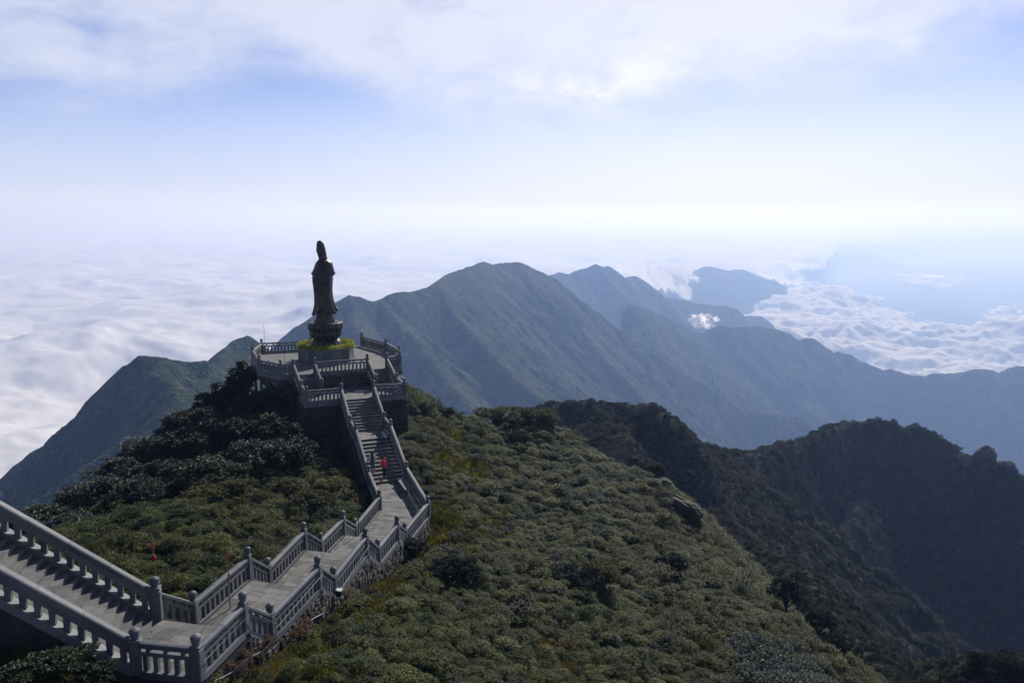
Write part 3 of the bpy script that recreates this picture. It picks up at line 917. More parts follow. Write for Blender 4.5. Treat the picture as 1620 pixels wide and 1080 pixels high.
def flight(label, top_l, top_r, bot_l, bot_r, zt, zb, n, split=0, name='staircase'):
    """steps from the top edge (top_l, top_r at zt) down to the bottom edge at zb; n risers"""
    tl, tr, bl, br = [Vector((p[0], p[1], 0)) for p in (top_l, top_r, bot_l, bot_r)]
    e = empty(name, (bl.x, bl.y, zb), label=label, cat='stairs')
    rise = (zt - zb) / n
    O = Vector(e.location)
    for i in range(1, n):
        f0, f1 = (i - 1) / (n - 1), i / (n - 1)
        z = zb + rise * i
        c0, c1 = (bl.lerp(tl, f0) + br.lerp(tr, f0)) / 2, (bl.lerp(tl, f1) + br.lerp(tr, f1)) / 2
        w0 = (bl.lerp(tl, (f0 + f1) / 2) - br.lerp(tr, (f0 + f1) / 2))
        wdt = w0.length; ang = math.atan2(-w0.y, -w0.x)
        c = (c0 + c1) / 2
        run = abs((c1 - c0).dot(Vector((-math.sin(ang), math.cos(ang), 0))))
        s = link('step', STEP, e, (c.x - O.x, c.y - O.y, z - .05 - .25 - O.z), (0, 0, ang), (wdt, run + .03, .5))
        if split:
            u = Vector((math.cos(ang), math.sin(ang), 0)); nrm = Vector((-u.y, u.x, 0))
            cuts = sorted([0] + [wdt * (k + rng.uniform(-.16, .16)) / split for k in range(1, split)] + [wdt])
            # parts of the step: thin slabs, nosing proud of the riser
            inv = (1 / wdt, 1 / (run + .03), 1 / .5)
            for x0, x1 in zip(cuts[:-1], cuts[1:]):
                sgn = 1 if (c1 - c0).dot(nrm) > 0 else -1
                lx = ((x0 + x1) / 2 - wdt / 2) * inv[0]
                link('tread_slab', TREAD[rng.integers(3)], s, (lx, -sgn * .012 * inv[1], (.25 + .025) * inv[2]), None,
                     ((x1 - x0 - .01) * inv[0], (run + .035) * inv[1], .05 * inv[2]))
        else:
            link('tread_slab', TREAD[rng.integers(3)], s, (0, -.01 / (run + .03), (.25 + .025) / .5), None, (1, (run + .045) / (run + .03), .1))
    return e


tl_, tr_ = A_ + SD * 7.4, a__ + SD * 7.4
ins = (A_ - a__).normalized() * .12
flight('broad granite staircase climbing out of the picture at lower left', tl_ - ins, tr_ + ins, A_ + SD * .10 - ins, a__ + SD * .10 + ins, L1 + .8 * 7.4, L1, 30, split=3)
for (q0, q1, q2, q3, za, zb, lb) in ((('A', 'c', 'B', 'd', L1, L2, 'short flight of steps hidden below the lowest, nearest landing')),
                                     (('C', 'e', 'D', 'f', L2, L3, 'short flight of steps dropping from the second to the third path landing')),
                                     (('E', 'g', 'F', 'h', L3, L4, 'short flight of steps dropping from the third to the fourth path landing')),
                                     (('G', 'i', 'H', 'j', L4, L5, 'short flight of steps dropping to the landing with the bench'))):
    flight(lb, P[q0], P[q1], P[q2], P[q3], za, zb, 8)
flight('dark flight of steps the two visitors stand on', W(-1.38, -6.6), W(1.38, -6.6), FL, FR, ZM, L5, 12)
flight('dark flight of steps above the small sunlit landing, up to the terrace', W(-1.38, -.3), W(1.38, -.3), W(-1.38, -4.1), W(1.38, -4.1), ZT, ZM, 11)
flight('left of the twin flights up to the statue platform', W(-4.85, 4.75), W(-3.0, 4.75), W(-4.55, 2.4), W(-2.85, 2.4), ZO, ZT, 9)
flight('right of the twin flights up to the statue platform', W(1.9, 4.85), W(3.6, 4.85), W(2.2, 2.5), W(3.95, 2.5), ZO, ZT, 9)

# ------------------------------------------------------------------ stone walls
STONES = []
for i in range(8):
    bm = bmesh.new()
    n = rng.integers(5, 8)
    an = np.sort((np.arange(n) + rng.uniform(-.28, .28, n)) / n * 2 * math.pi)
    r0 = rng.uniform(.42, .56, n)
    bot = [bm.verts.new((r0[k] * math.cos(an[k]), 0, r0[k] * math.sin(an[k]))) for k in range(n)]
    topv = [bm.verts.new((r0[k] * .8 * math.cos(an[k]), -1 + rng.uniform(-.2, .2), r0[k] * .8 * math.sin(an[k]))) for k in range(n)]
    bm.faces.new(topv)
    for k in range(n):
        bm.faces.new((bot[k], bot[(k + 1) % n], topv[(k + 1) % n], topv[k]))
    bmesh.ops.recalc_face_normals(bm, faces=bm.faces[:])
    me = bpy.data.meshes.new('stone'); bm.to_mesh(me); bm.free(); me.materials.append(M_RUBBLE)
    STONES.append(me)


def wall_face(parent, a, b, zt0, zt1, depth, size, out, single=True, mat=None):
    """lay stones over the vertical face from a to b (plan), tops zt0..zt1, going down by depth; out = outward normal side sign"""
    a, b = Vector((a[0], a[1], 0)), Vector((b[0], b[1], 0))
    L = (b - a).length; u = (b - a) / L; nrm = Vector((u.y, -u.x, 0)) * out
    ang = math.atan2(-nrm.x, nrm.y) + math.pi   # local -Y faces outward
    rows = int(depth / (size * .8))
    V, Fc = [], []
    for r in range(rows):
        x = rng.uniform(-.3, .2) * size
        while x < L:
            w_ = size * rng.uniform(.75, 1.35)
            f = min(max((x + w_ / 2) / L, 0), 1)
            if x + w_ / 2 > L: break
            zt = zt0 + (zt1 - zt0) * f
            c = a + u * (x + w_ / 2)
            z = zt - size * .45 - r * size * .8 + rng.uniform(-.04, .04)
            me = STONES[rng.integers(8)]
            s3 = (w_ * 1.08, .05 + rng.uniform(0, .06), size * rng.uniform(.82, 1.02))
            if single:
                link('stone', me, parent, (c.x, c.y, z), (0, rng.uniform(-.3, .3), ang), s3)
            else:
                M = Matrix.Translation((c.x, c.y, z)) @ Matrix.Rotation(ang, 4, 'Z') @ Matrix.Rotation(rng.uniform(-.15, .15), 4, 'Y') @ Matrix.Diagonal((*s3, 1))
                b0 = len(V)
                V += [M @ v.co for v in me.vertices]
                Fc += [tuple(b0 + i for i in p.vertices) for p in me.polygons]
            x += w_
    return V, Fc


def box_between(name, a, b, zt0, zt1, depth, thick, out, mat, parent=None):
    """a vertical wall slab under the line a-b, its outer face on the line"""
    a, b = Vector((a[0], a[1], 0)), Vector((b[0], b[1], 0))
    u = (b - a).normalized(); nrm = Vector((u.y, -u.x, 0)) * out
    q = [a, b, b - nrm * thick, a - nrm * thick]
    zt = [zt0, zt1, zt1, zt0]
    vs = [(p.x, p.y, z - depth) for p, z in zip(q, zt)] + [(p.x, p.y, z) for p, z in zip(q, zt)]
    me = mesh_py(name, vs, BOXF, mat)
    bm = bmesh.new(); bm.from_mesh(me); bmesh.ops.recalc_face_normals(bm, faces=bm.faces[:]); bm.to_mesh(me); bm.free()
    return link(name, me, parent)


# outer retaining wall of the path (right/front side): one thing, stones laid one by one
rw = empty('retaining_wall', (0, 0, 0), label='rough brown rubble wall holding up the outer edge of the stepped path', cat='wall')
seq = 'abcdefghijk'
cnt = 0
for q, r_ in zip(seq[:-1], seq[1:]):
    p0, p1 = Vector(P[q]), Vector(P[r_])
    u = (p1 - p0); u.z = 0; u.normalize(); nrm = Vector((u.y, -u.x, 0))
    e0, e1 = p0 + nrm * .10, p1 + nrm * .10
    box_between('wall_core', e0, e1, p0.z - .1, p1.z - .1, 2.6, .5, 1, M_WALL, rw)
    near = q in 'cdefghij'
    if near:
        wall_face(rw, e0, e1, p0.z - .12, p1.z - .12, 1.25, .34 if q in 'cde' else .42, 1, True)
ilw = empty('retaining_wall', (0, 0, 0), label='low grey wall under the left, inner edge of the stepped path', cat='wall')
seq = 'ABCDEFGHI'
for q, r_ in zip(seq[:-1], seq[1:]):
    p0, p1 = Vector(P[q]), Vector(P[r_])
    u = (p1 - p0); u.z = 0; u.normalize(); nrm = Vector((u.y, -u.x, 0))
    box_between('wall_core', p0 - nrm * .1, p1 - nrm * .1, p0.z - .1, p1.z - .1, 1.8, .4, -1, M_WALL, ilw)
# side walls of the near staircase
nsw = empty('stair_wall', (0, 0, 0), label='dark stone side walls under the broad staircase at lower left', cat='wall')
for P0, sg in ((A_, -1), (a__, 1)):
    o0 = (A_ - a__).normalized() * (.15 if sg < 0 else -.15)
    q0, q1 = P0 + o0, P0 + SD * 7.4 + o0
    uu = Vector((q1.x - q0.x, q1.y - q0.y, 0)).normalized()
    box_between('wall_core', q0, q1, q0.z - .12, q1.z - .12, 3.2, .4, -sg if sg > 0 else 1, M_WALL, nsw)


def block_wall(label, faces, name='stone_wall', size=.5):
    """faces: (a, b, zt0, zt1, depth, out)"""
    e = empty(name, (0, 0, 0), label=label, cat='wall')
    V, Fc = [], []
    for (a, b, z0, z1, dep, out) in faces:
        box_between('wall_core', a, b, z0, z1, dep, .5, out, M_WALL, e)
        v, f_ = wall_face(e, a, b, z0, z1, dep, size, out, False)
        k = len(V); V += v; Fc += [tuple(i + k for i in q) for q in f_]
    o = link('stone_facing', mesh_py('stone_facing', V, Fc, M_BLOCK), e)
    o['kind'] = 'stuff'
    return e


WP = lambda s, t_: W(s, t_)[:2]
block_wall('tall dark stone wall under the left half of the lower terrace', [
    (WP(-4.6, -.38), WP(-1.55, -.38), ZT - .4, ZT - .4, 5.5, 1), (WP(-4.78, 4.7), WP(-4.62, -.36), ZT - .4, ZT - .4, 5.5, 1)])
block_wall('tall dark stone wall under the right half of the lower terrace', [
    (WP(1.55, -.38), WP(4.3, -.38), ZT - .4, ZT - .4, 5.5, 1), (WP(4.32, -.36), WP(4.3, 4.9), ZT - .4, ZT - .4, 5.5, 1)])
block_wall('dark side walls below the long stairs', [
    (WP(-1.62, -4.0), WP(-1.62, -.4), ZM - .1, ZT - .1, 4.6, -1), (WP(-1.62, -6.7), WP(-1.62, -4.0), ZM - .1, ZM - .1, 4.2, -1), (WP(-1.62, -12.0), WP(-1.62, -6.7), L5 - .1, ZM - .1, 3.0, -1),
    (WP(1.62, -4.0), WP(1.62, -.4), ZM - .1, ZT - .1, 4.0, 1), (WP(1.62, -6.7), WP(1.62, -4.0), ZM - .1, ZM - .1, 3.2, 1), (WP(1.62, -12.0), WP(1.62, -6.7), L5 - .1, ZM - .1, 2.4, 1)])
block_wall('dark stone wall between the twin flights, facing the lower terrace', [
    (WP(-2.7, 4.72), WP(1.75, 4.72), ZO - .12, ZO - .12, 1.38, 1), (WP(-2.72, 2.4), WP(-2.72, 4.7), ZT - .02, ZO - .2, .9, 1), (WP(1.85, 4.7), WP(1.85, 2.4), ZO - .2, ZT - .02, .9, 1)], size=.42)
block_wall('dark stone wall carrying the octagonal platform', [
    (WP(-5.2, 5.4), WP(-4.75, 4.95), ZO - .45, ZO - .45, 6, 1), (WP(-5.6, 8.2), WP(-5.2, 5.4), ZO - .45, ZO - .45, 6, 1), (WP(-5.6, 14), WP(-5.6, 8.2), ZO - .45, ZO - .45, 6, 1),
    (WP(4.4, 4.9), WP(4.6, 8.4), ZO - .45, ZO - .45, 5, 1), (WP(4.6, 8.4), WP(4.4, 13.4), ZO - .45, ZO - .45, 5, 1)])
# concrete edge beam, brackets and columns of the cantilevered rim
cb = empty('platform_frame', (0, 0, 0), label='weathered concrete edge beam, brackets and thin columns under the overhanging platform rim', cat='concrete frame')
rim = [(-4.95, 4.55), (-6.2, 4.55), (-7.92, 7.93), (-8.27, 13.45)]
for p, q in zip(rim[:-1], rim[1:]):
    box_between('edge_beam', WP(*p), WP(*q), ZO - .425, ZO - .425, .38, .3, -1, M_CONC, cb)
rim = [(4.4, 4.7), (5.22, 5.3), (5.87, 8.35), (5.57, 13.4)]
for p, q in zip(rim[:-1], rim[1:]):
    box_between('edge_beam', WP(*p), WP(*q), ZO - .425, ZO - .425, .38, .3, 1, M_CONC, cb)
for (p, q, z0, z1) in (((-6.15, 4.75), (-4.9, 4.95), ZO - .8, ZO - 3.0), ((-7.7, 7.8), (-5.6, 7.6), ZO - .8, ZO - 3.2), ((-8.0, 12.5), (-5.6, 12), ZO - .8, ZO - 3.2)):
    a_, b_ = Vector(W(*p, z0)), Vector(W(*q, z1))
    link('bracket', prism('bracket', M_CONC, a_, b_, sq_prof(.28, -.18, .18)), cb)
for p in ((-7.6, 8.1), (-7.9, 12.9)):
    c = W(*p)
    link('column', STEP if False else box_mesh('column', M_CONC, .02), cb, (c[0], c[1], ZO - .8 - 2.2), (0, 0, AX), (.24, .24, 4.4))
# ------------------------------------------------------------------ statue, lotus pedestal, plinth
def HGT(x, y, z, v):
    b = (540 - v) / FPX
    return y * (b * CT - ST) / (CT + b * ST) - z


def ONZ(u, v, z):
    a, b = (u - 810) / FPX, (540 - v) / FPX
    d = z / (b * CT - ST)
    return (a * d, d * (CT + b * ST), z)


SC = W(-1.1, 11.3, ZO)
SROT = R(13.5)
M_BRONZE, t = new_mat('dark_bronze')
geo = t.n('ShaderNodeTexCoord').outputs['Object']
na_ = t.noise(geo, 1.8, 6, 0.65); nb_ = t.noise(geo, 14, 4, 0.6)
finish(t, t.ramp(t.m('ADD', t.m('MULTIPLY', na_, .7), t.m('MULTIPLY', nb_, .3)), [(0.36, (.020, .015, .012)), (0.52, (.042, .028, .020)), (0.66, (.08, .05, .032))]),
       0.42, nb_, 0.25, 0.02, spec=.5, metallic=0.55)
KX = .01173


def hh(y): return 11.81 - (y - 58) * .01155
def xx(x): return (x - 252.7) * KX


def ring_stack(name, rows, n=72, depth=.78, fold=lambda h, th: 0.0, hfun=None, parent=None, inner=False):
    """rows: (y, xL, xR) silhouette rows in survey units"""
    # densify
    rows = sorted(rows, key=lambda r: -r[0])
    ys = np.array([r[0] for r in rows], float); L_ = np.array([r[1] for r in rows], float); R_ = np.array([r[2] for r in rows], float)
    yy = np.linspace(ys[0], ys[-1], max(20, int(abs(ys[0] - ys[-1]) / 7)))
    Li, Ri = np.interp(yy[::-1], ys[::-1], L_[::-1])[::-1], np.interp(yy[::-1], ys[::-1], R_[::-1])[::-1]
    k = np.array([.25, .5, .25])
    Ls, Rs = Li.copy(), Ri.copy()
    Ls[1:-1] = np.convolve(Li, k, 'valid'); Rs[1:-1] = np.convolve(Ri, k, 'valid')
    th = np.linspace(0, 2 * np.pi, n, endpoint=False)
    V = []
    for j, y in enumerate(yy):
        xc, a = xx((Ls[j] + Rs[j]) / 2), (Rs[j] - Ls[j]) / 2 * KX * .92
        for q in th:
            c, s = math.cos(q), math.sin(q)
            sx = math.copysign(abs(c) ** .9, c); sy = math.copysign(abs(s) ** .9, s)
            h = hh(y) if hfun is None else hfun(y, q)
            m = 1 + fold(y, q)
            V.append((xc + a * sx * m, a * depth * sy * m, h))
    F = []
    for j in range(len(yy) - 1):
        for i in range(n):
            kk = (i + 1) % n
            F.append((j * n + i, j * n + kk, (j + 1) * n + kk, (j + 1) * n + i))
    if not inner:
        F.append(tuple(range((len(yy) - 1) * n, len(yy) * n)))
        F.append(tuple(range(n))[::-1])
    me = mesh_py(name, V, F, M_BRONZE, True)
    return link(name, me, parent)


st = empty('statue', SC, SROT, label='tall dark bronze robed statue standing on the lotus pedestal, seen from behind', cat='statue')


def fold_body(y, q):
    g = smooth01(y, 60, 700)
    n = mnoise.noise(Vector((math.cos(q) * 2.2, math.sin(q) * 2.2, y * .004)))
    return float(g * (.035 * math.sin(q * 13 + 1.5 * n * 3) + .03 * math.sin(q * 7 + y * .006)) + .04 * n * g)


ring_stack('figure', [(757, 148, 341), (745, 153, 342), (730, 160, 338), (715, 168, 330), (700, 175, 324), (680, 180, 318), (600, 178, 320), (450, 170, 322), (345, 168, 330), (280, 185, 326), (245, 196, 322), (228, 210, 306),
                      (214, 217, 298), (206, 216, 293), (200, 215, 291), (190, 212, 290), (175, 208, 288), (150, 204, 285), (130, 202, 282), (110, 202, 278), (95, 203, 273), (80, 205, 267), (68, 208, 261), (61, 213, 254), (57, 221, 247)],
           72, .82, fold_body, parent=st)


def hem(y, q):
    x = math.cos(q)
    xs_ = [-1.0, -.8, -.55, -.25, 0.0, .35, .7, 1.0]
    hy = [688, 690, 655, 618, 638, 676, 678, 642]
    lim = np.interp(x, xs_, hy) if math.sin(q) < 0 else np.interp(x, [-1, 0, 1], [688, 655, 642])
    f = (y - 335) / (690 - 335)
    return hh(335 + f * (lim - 335))


def fold_outer(y, q):
    g = smooth01(y, 330, 690)
    n = mnoise.noise(Vector((math.cos(q) * 2.5 + 5, math.sin(q) * 2.5, y * .003)))
    return float((.012 + .03 * g) * math.sin(q * 15 + 3 * n) + .02 * math.sin(q * 6 + .8) + (.05 * n) * (1 + g) + .035 * smooth01(y, 655, 690))


ring_stack('outer_robe', [(690, 141, 374), (672, 144, 366), (655, 149, 357), (640, 153, 350), (620, 157, 344), (600, 162, 337), (560, 165, 329), (500, 164, 325), (450, 160, 327), (400, 154, 333), (370, 153, 335), (335, 158, 336)],
           88, .84, fold_outer, hem, st, inner=True)


def hem2(y, q):
    x = math.cos(q)
    lim = np.interp(x, [-1, -.7, -.2, .1, .45, .8, 1], [337, 348, 322, 335, 354, 348, 333]) if math.sin(q) < 0 else 340
    f = (y - 212) / (348 - 212)
    return hh(212 + f * (lim - 212))


ring_stack('shawl', [(348, 141, 364), (338, 145, 360), (325, 154, 354), (305, 166, 348), (285, 174, 345), (265, 180, 340), (248, 187, 334), (236, 196, 326), (226, 206, 314), (218, 214, 301), (212, 222, 292)],
           80, .86, lambda y, q: float(.018 * math.sin(q * 11 + y * .02) + .02 * mnoise.noise(Vector((math.cos(q) * 3, math.sin(q) * 3, y * .02)))), hem2, st, inner=True)
# the folded sleeves and hands on the far side, and the face
sl_ = lathe('sleeves', M_BRONZE, [(.02, -.9), (.34, -.85), (.42, -.5), (.46, 0), (.40, .35), (.25, .6), (.05, .7)], 20)
link('sleeves', sl_, st, (-.35, .75, hh(330)), (R(18), R(-6), 0), (1.25, .7, 1.0))
fc = lathe('face', M_BRONZE, [(.03, -.42), (.17, -.36), (.27, -.2), (.31, 0), (.30, .2), (.2, .34), (.03, .4)], 20)
fo = link('face', fc, st, (-.29, .16, hh(140)), (0, 0, 0), (1, .95, 1))
link('nose', lathe('nose', M_BRONZE, [(.005, -.1), (.05, -.08), (.035, 0), (.012, .1)], 8), fo, (-.25, .2, -.02), (R(10), R(-12), 0))

ped = empty('lotus_pedestal', SC, SROT, label='dark bronze double lotus pedestal under the robed statue', cat='pedestal')
bodyp = [(1.62, 1.30), (1.60, 1.40), (1.50, 1.60), (1.25, 1.85), (1.08, 2.05), (1.05, 2.18), (1.22, 2.32), (1.42, 2.60), (1.56, 2.95), (1.60, 3.3), (1.58, 3.62), (1.66, 3.66), (1.66, 3.76), (1.5, 3.78), (0.1, 3.78)]
link('core', lathe('core', M_BRONZE, bodyp, 40), ped)


def petal_mesh(name, w, h, bulge, curl, nu=8, nv=8):
    vs, fs = [], []
    for j in range(nv + 1):
        f = j / nv
        ww = w * (math.sin(math.pi * min(1, .18 + .82 * f) ** 1.0) ** .55 if f < .97 else .12)
        for i in range(nu + 1):
            g = i / nu * 2 - 1
            x = g * ww / 2
            out = bulge * math.sin(math.pi * f) * (1 - .6 * g * g) + curl * max(0, f - .75) ** 2 * 10 - .10 * g * g
            vs.append((x, out, f * h))
    for j in range(nv):
        for i in range(nu):
            a = j * (nu + 1) + i
            fs.append((a, a + 1, a + nu + 2, a + nu + 1))
    me = mesh_py(name, vs, fs, M_BRONZE, True)
    bm = bmesh.new(); bm.from_mesh(me)
    bmesh.ops.solidify(bm, geom=bm.faces[:], thickness=.04)
    bm.to_mesh(me); bm.free()
    return me


PT1, PT2, PT3 = petal_mesh('petal', .70, .80, .16, .12), petal_mesh('petal', .64, .78, .16, .10), petal_mesh('petal', .66, .80, .10, .12)
for tier, (me, r, z, tilt, cnt_, flip) in enumerate(((PT1, 1.50, 2.98, -6, 16, 1), (PT2, 1.22, 2.26, -22, 16, 1), (PT3, 1.12, 2.12, 34, 14, -1))):
    for i in range(cnt_):
        a = 2 * math.pi * (i + .5 * (tier == 1)) / cnt_
        o = link('petal', me, ped, (r * math.cos(a), r * math.sin(a), z), None, (1, 1, flip))
        o.rotation_mode = 'XYZ'
        o.rotation_euler = (R(tilt) if flip > 0 else R(tilt), 0, a - math.pi / 2)

pl = empty('plinth', SC, AX + R(22.5), label='grey granite octagonal plinth below the ring of yellow flowers', cat='plinth')
PR = 2.80
octp = [(PR * math.cos(R(22.5 + 45 * i)), PR * math.sin(R(22.5 + 45 * i))) for i in range(8)]
link('plinth_core', poly_slab('plinth_core', [(x * .97, y * .97) for x, y in octp], 0, 1.28, M_PLINTH), pl)
link('coping', poly_slab('coping', [(x * 1.03, y * 1.03) for x, y in octp], 1.281, 1.40, M_PLINTH), pl)
link('footing', poly_slab('footing', [(x * 1.04, y * 1.04) for x, y in octp], 0.003, .14, M_PLINTH), pl)
PANEL = box_mesh('facing_panel', M_PLINTH, .01)
side = 2 * PR * math.sin(R(22.5)) * .97
apo = PR * math.cos(R(22.5)) * .97
for i in range(8):
    a = R(45 * i + 45)
    for k_ in (-1, 0, 1):
        off = k_ * side / 3
        link('facing_panel', PANEL, pl, (apo * math.cos(a) - off * math.sin(a), apo * math.sin(a) + off * math.cos(a), .71), (0, 0, a), (.07, side / 3 - .03, 1.10))

# ring of potted flowers
mf, t = new_mat('flower_leaves'); oc = t.n('ShaderNodeNewGeometry').outputs['Position']
nf = t.noise(oc, 9, 3, .6)
fcol = t.ramp(nf, [(0.38, (.07, .12, .012)), (0.48, (.22, .26, .02)), (0.58, (.50, .46, .05))])
dd = t.n('ShaderNodeBsdfDiffuse', {'Color': fcol}); tt_ = t.n('ShaderNodeBsdfTranslucent', {'Color': fcol})
t.n('ShaderNodeOutputMaterial', {'Surface': t.n('ShaderNodeMixShader', {0: .4, 1: dd.outputs[0], 2: tt_.outputs[0]}).outputs[0]})
N = 7000
th = rng.uniform(0, 2 * np.pi, N); rr_ = rng.uniform(2.15, 2.85, N); hz_ = rng.uniform(1.36, 1.78, N) + .06 * np.sin(th * 23)
cc = np.stack([rr_ * np.cos(th), rr_ * np.sin(th), hz_], 1)
q1 = rng.normal(0, 1, (N, 3)); q1 /= np.linalg.norm(q1, axis=1)[:, None]
q2 = np.cross(q1, rng.normal(0, 1, (N, 3))); q2 /= np.linalg.norm(q2, axis=1)[:, None]
sz = rng.uniform(.03, .075, N)[:, None]
VV = np.concatenate([cc - q1 * sz, cc + q2 * sz * .7, cc + q1 * sz, cc - q2 * sz * .7])
FF = np.stack([np.arange(N), np.arange(N) + N, np.arange(N) + 2 * N, np.arange(N) + 3 * N], 1)
fo = link('flower_ring', mesh_np('flower_ring', VV, FF, mf), None, SC, (0, 0, 0))
tag(fo, 'ring of yellow green potted flowers around the top of the statue plinth', 'flowers', kind='stuff')

# ------------------------------------------------------------------ people
def mat_plain(name, c, rough=.8, spec=.3, sc=8, var=.25, metallic=0.0):
    m, t = new_mat(name)
    co = t.n('ShaderNodeTexCoord').outputs['Object']
    nz = t.noise(co, sc, 4, .6)
    lo = tuple(x * (1 - var) for x in c); hi = tuple(min(1, x * (1 + var)) for x in c)
    finish(t, t.ramp(nz, [(.35, lo), (.65, hi)]), rough, nz, .2, .01, spec=spec, metallic=metallic)
    return m


M_SKIN = mat_plain('skin', (.42, .25, .17), .6, var=.08)
M_RED = mat_plain('red_jacket_cloth', (.55, .012, .02), .7, var=.12)
M_BLACK = mat_plain('black_cloth', (.012, .012, .014))
M_CREAM = mat_plain('cream_knit', (.50, .44, .34), .9, var=.1)
M_JEANS = mat_plain('jeans_cloth', (.05, .07, .12))
M_HAIR = mat_plain('black_hair', (.008, .007, .006), .5)
M_SHOE = mat_plain('shoe', (.35, .33, .30))


def skin_obj(name, mat, pts, edges, rad, parent=None, root=0, sub=2):
    me = bpy.data.meshes.new(name)
    me.from_pydata([Vector(p) for p in pts], edges, [])
    me.materials.append(mat)
    o = link(name, me, parent)
    o.modifiers.new('skin', 'SKIN').use_smooth_shade = True
    sv = me.skin_vertices[0].data
    for i, r_ in enumerate(rad):
        r2 = r_ if isinstance(r_, tuple) else (r_, r_)
        sv[i].radius = r2
        sv[i].use_root = (i == root)
    m_ = o.modifiers.new('sub', 'SUBSURF'); m_.levels = sub; m_.render_levels = sub
    return o


def person(label, loc, rz, arms, legs, top, trouser, hair_len, open_front=None, hood=False, tilt=0.0):
    """arms: ((elbow, wrist) left, (elbow, wrist) right); legs: ((knee, ankle) L, (knee, ankle) R) in local metres, facing +y"""
    e = empty('person', loc, rz, label=label, cat='person')
    hip, waist, chest, neck, head, crown = (0, 0, .90), (0, .01, 1.05), (0, tilt * .5, 1.27), (0, tilt, 1.42), (0, tilt + .02, 1.50), (0, tilt + .03, 1.585)
    pts = [hip, waist, chest, neck, head, crown]
    ed = [(0, 1), (1, 2), (2, 3), (3, 4), (4, 5)]
    rad = [(.14, .11), (.12, .09), (.155, .10), .052, .085, .078]
    for sx, (el_, wr) in zip((-1, 1), arms):
        i = len(pts)
        pts += [(sx * .165, tilt * .8, 1.34), el_, wr]
        ed += [(2, i), (i, i + 1), (i + 1, i + 2)]
        rad += [.052, .04, .027]
        d = (Vector(wr) - Vector(el_)).normalized()
        palm = Vector(wr) + d * .07
        pts.append(tuple(palm)); ed.append((i + 2, i + 3)); rad.append((.036, .02)); ip = i + 3
        sd_ = d.cross(Vector((0, 0, 1)))
        sd_ = sd_.normalized() if sd_.length > .1 else Vector((1, 0, 0))
        cu = d.cross(sd_)
        for f, (o_, l_) in enumerate(((-.026, .055), (-.009, .068), (.009, .062), (.026, .048))):
            j = len(pts)
            pts.append(tuple(palm + sd_ * o_ + d * (.03 + l_ * .4))); pts.append(tuple(palm + sd_ * o_ + d * (.03 + l_ * .8) + cu * .02))
            ed += [(ip, j), (j, j + 1)]; rad += [.009, .007]
        j = len(pts)
        pts.append(tuple(Vector(wr) + d * .03 - sd_ * .045)); ed.append((ip, j)); rad.append(.009)
    for sx, (kn, an) in zip((-1, 1), legs):
        i = len(pts)
        pts += [(sx * .09, 0, .82), kn, an, (an[0] + sx * .02, an[1] + .12, an[2] - .05)]
        ed += [(0, i), (i, i + 1), (i + 1, i + 2), (i + 2, i + 3)]
        rad += [.085, .058, .036, .034]
    skin_obj('body', M_SKIN, pts, ed, rad, e)
    # trousers
    tp = [(0, 0, .95), (0, 0, .88)]; te = [(0, 1)]; tr2 = [(.150, .12), (.155, .125)]
    for sx, (kn, an) in zip((-1, 1), legs):
        i = len(tp); tp += [(sx * .09, 0, .80), kn, (an[0], an[1], an[2] + .03)]; te += [(1, i), (i, i + 1), (i + 1, i + 2)]; tr2 += [.098, .072, .060]
    skin_obj('trousers', trouser, tp, te, tr2, e)
    # jacket
    jp = [(0, 0, .84), (0, .01, 1.05), (0, tilt * .5, 1.26), (0, tilt, 1.39)]; je = [(0, 1), (1, 2), (2, 3)]; jr = [(.19, .155), (.165, .13), (.19, .135), (.085, .08)]
    for sx, (el_, wr) in zip((-1, 1), arms):
        i = len(jp); jp += [(sx * .175, tilt * .8, 1.34), el_, tuple(Vector(wr) * .92 + Vector(el_) * .08)]; je += [(2, i), (i, i + 1), (i + 1, i + 2)]; jr += [.078, .062, .050]
    skin_obj('jacket', top, jp, je, jr, e, root=1)
    if open_front is not None:
        link('dark_top', lathe('dark_top', open_front, [(.05, .80), (.13, .84), (.135, 1.05), (.15, 1.25), (.09, 1.37), (.03, 1.41)], 16, squash=.8), e, (0, .062, 0), None, (.72, 1, 1))
    hp = lathe('hair', M_HAIR if not hood else top, [(.09, 1.50 - hair_len), (.115, 1.52 - hair_len * .5), (.108, 1.52), (.103, 1.60), (.07, 1.66), (.01, 1.685)], 16)
    link('hair', hp, e, (0, tilt - .01, 0), None, (1, .95, 1))
    for sx in (-1, 1):
        link('eye', lathe('eye', M_HAIR, [(.002, -.01), (.011, 0), (.002, .01)], 8), e, (sx * .032, tilt + .112, 1.555))
    link('nose', lathe('nose', M_SKIN, [(.002, -.025), (.015, -.018), (.006, .03)], 8), e, (0, tilt + .115, 1.53))
    for (kn, an) in legs:
        link('shoe', lathe('shoe', M_SHOE, [(.05, -.02), (.052, .02), (.04, .055), (.02, .07)], 12, squash=2.1), e, (an[0], an[1] + .06, an[2] - .06))
    return e


def stair_pt(u, v, t0=-11.9, z0=L5):
    """a tread point on the lower long flight that shows at (u, v)"""
    for k_ in range(0, 12):
        z = z0 + (ZM - z0) / 12 * k_
        x, y, _ = ONZ(u, v, z)
        s_ = (x + 13.5) * .934 + (y - 67.1) * .358; t_ = -(x + 13.5) * .358 + (y - 67.1) * .934
        if t_ <= -11.9 + 5.3 / 11 * k_ + .01:
            return (x, y, z)
    return (x, y, z)


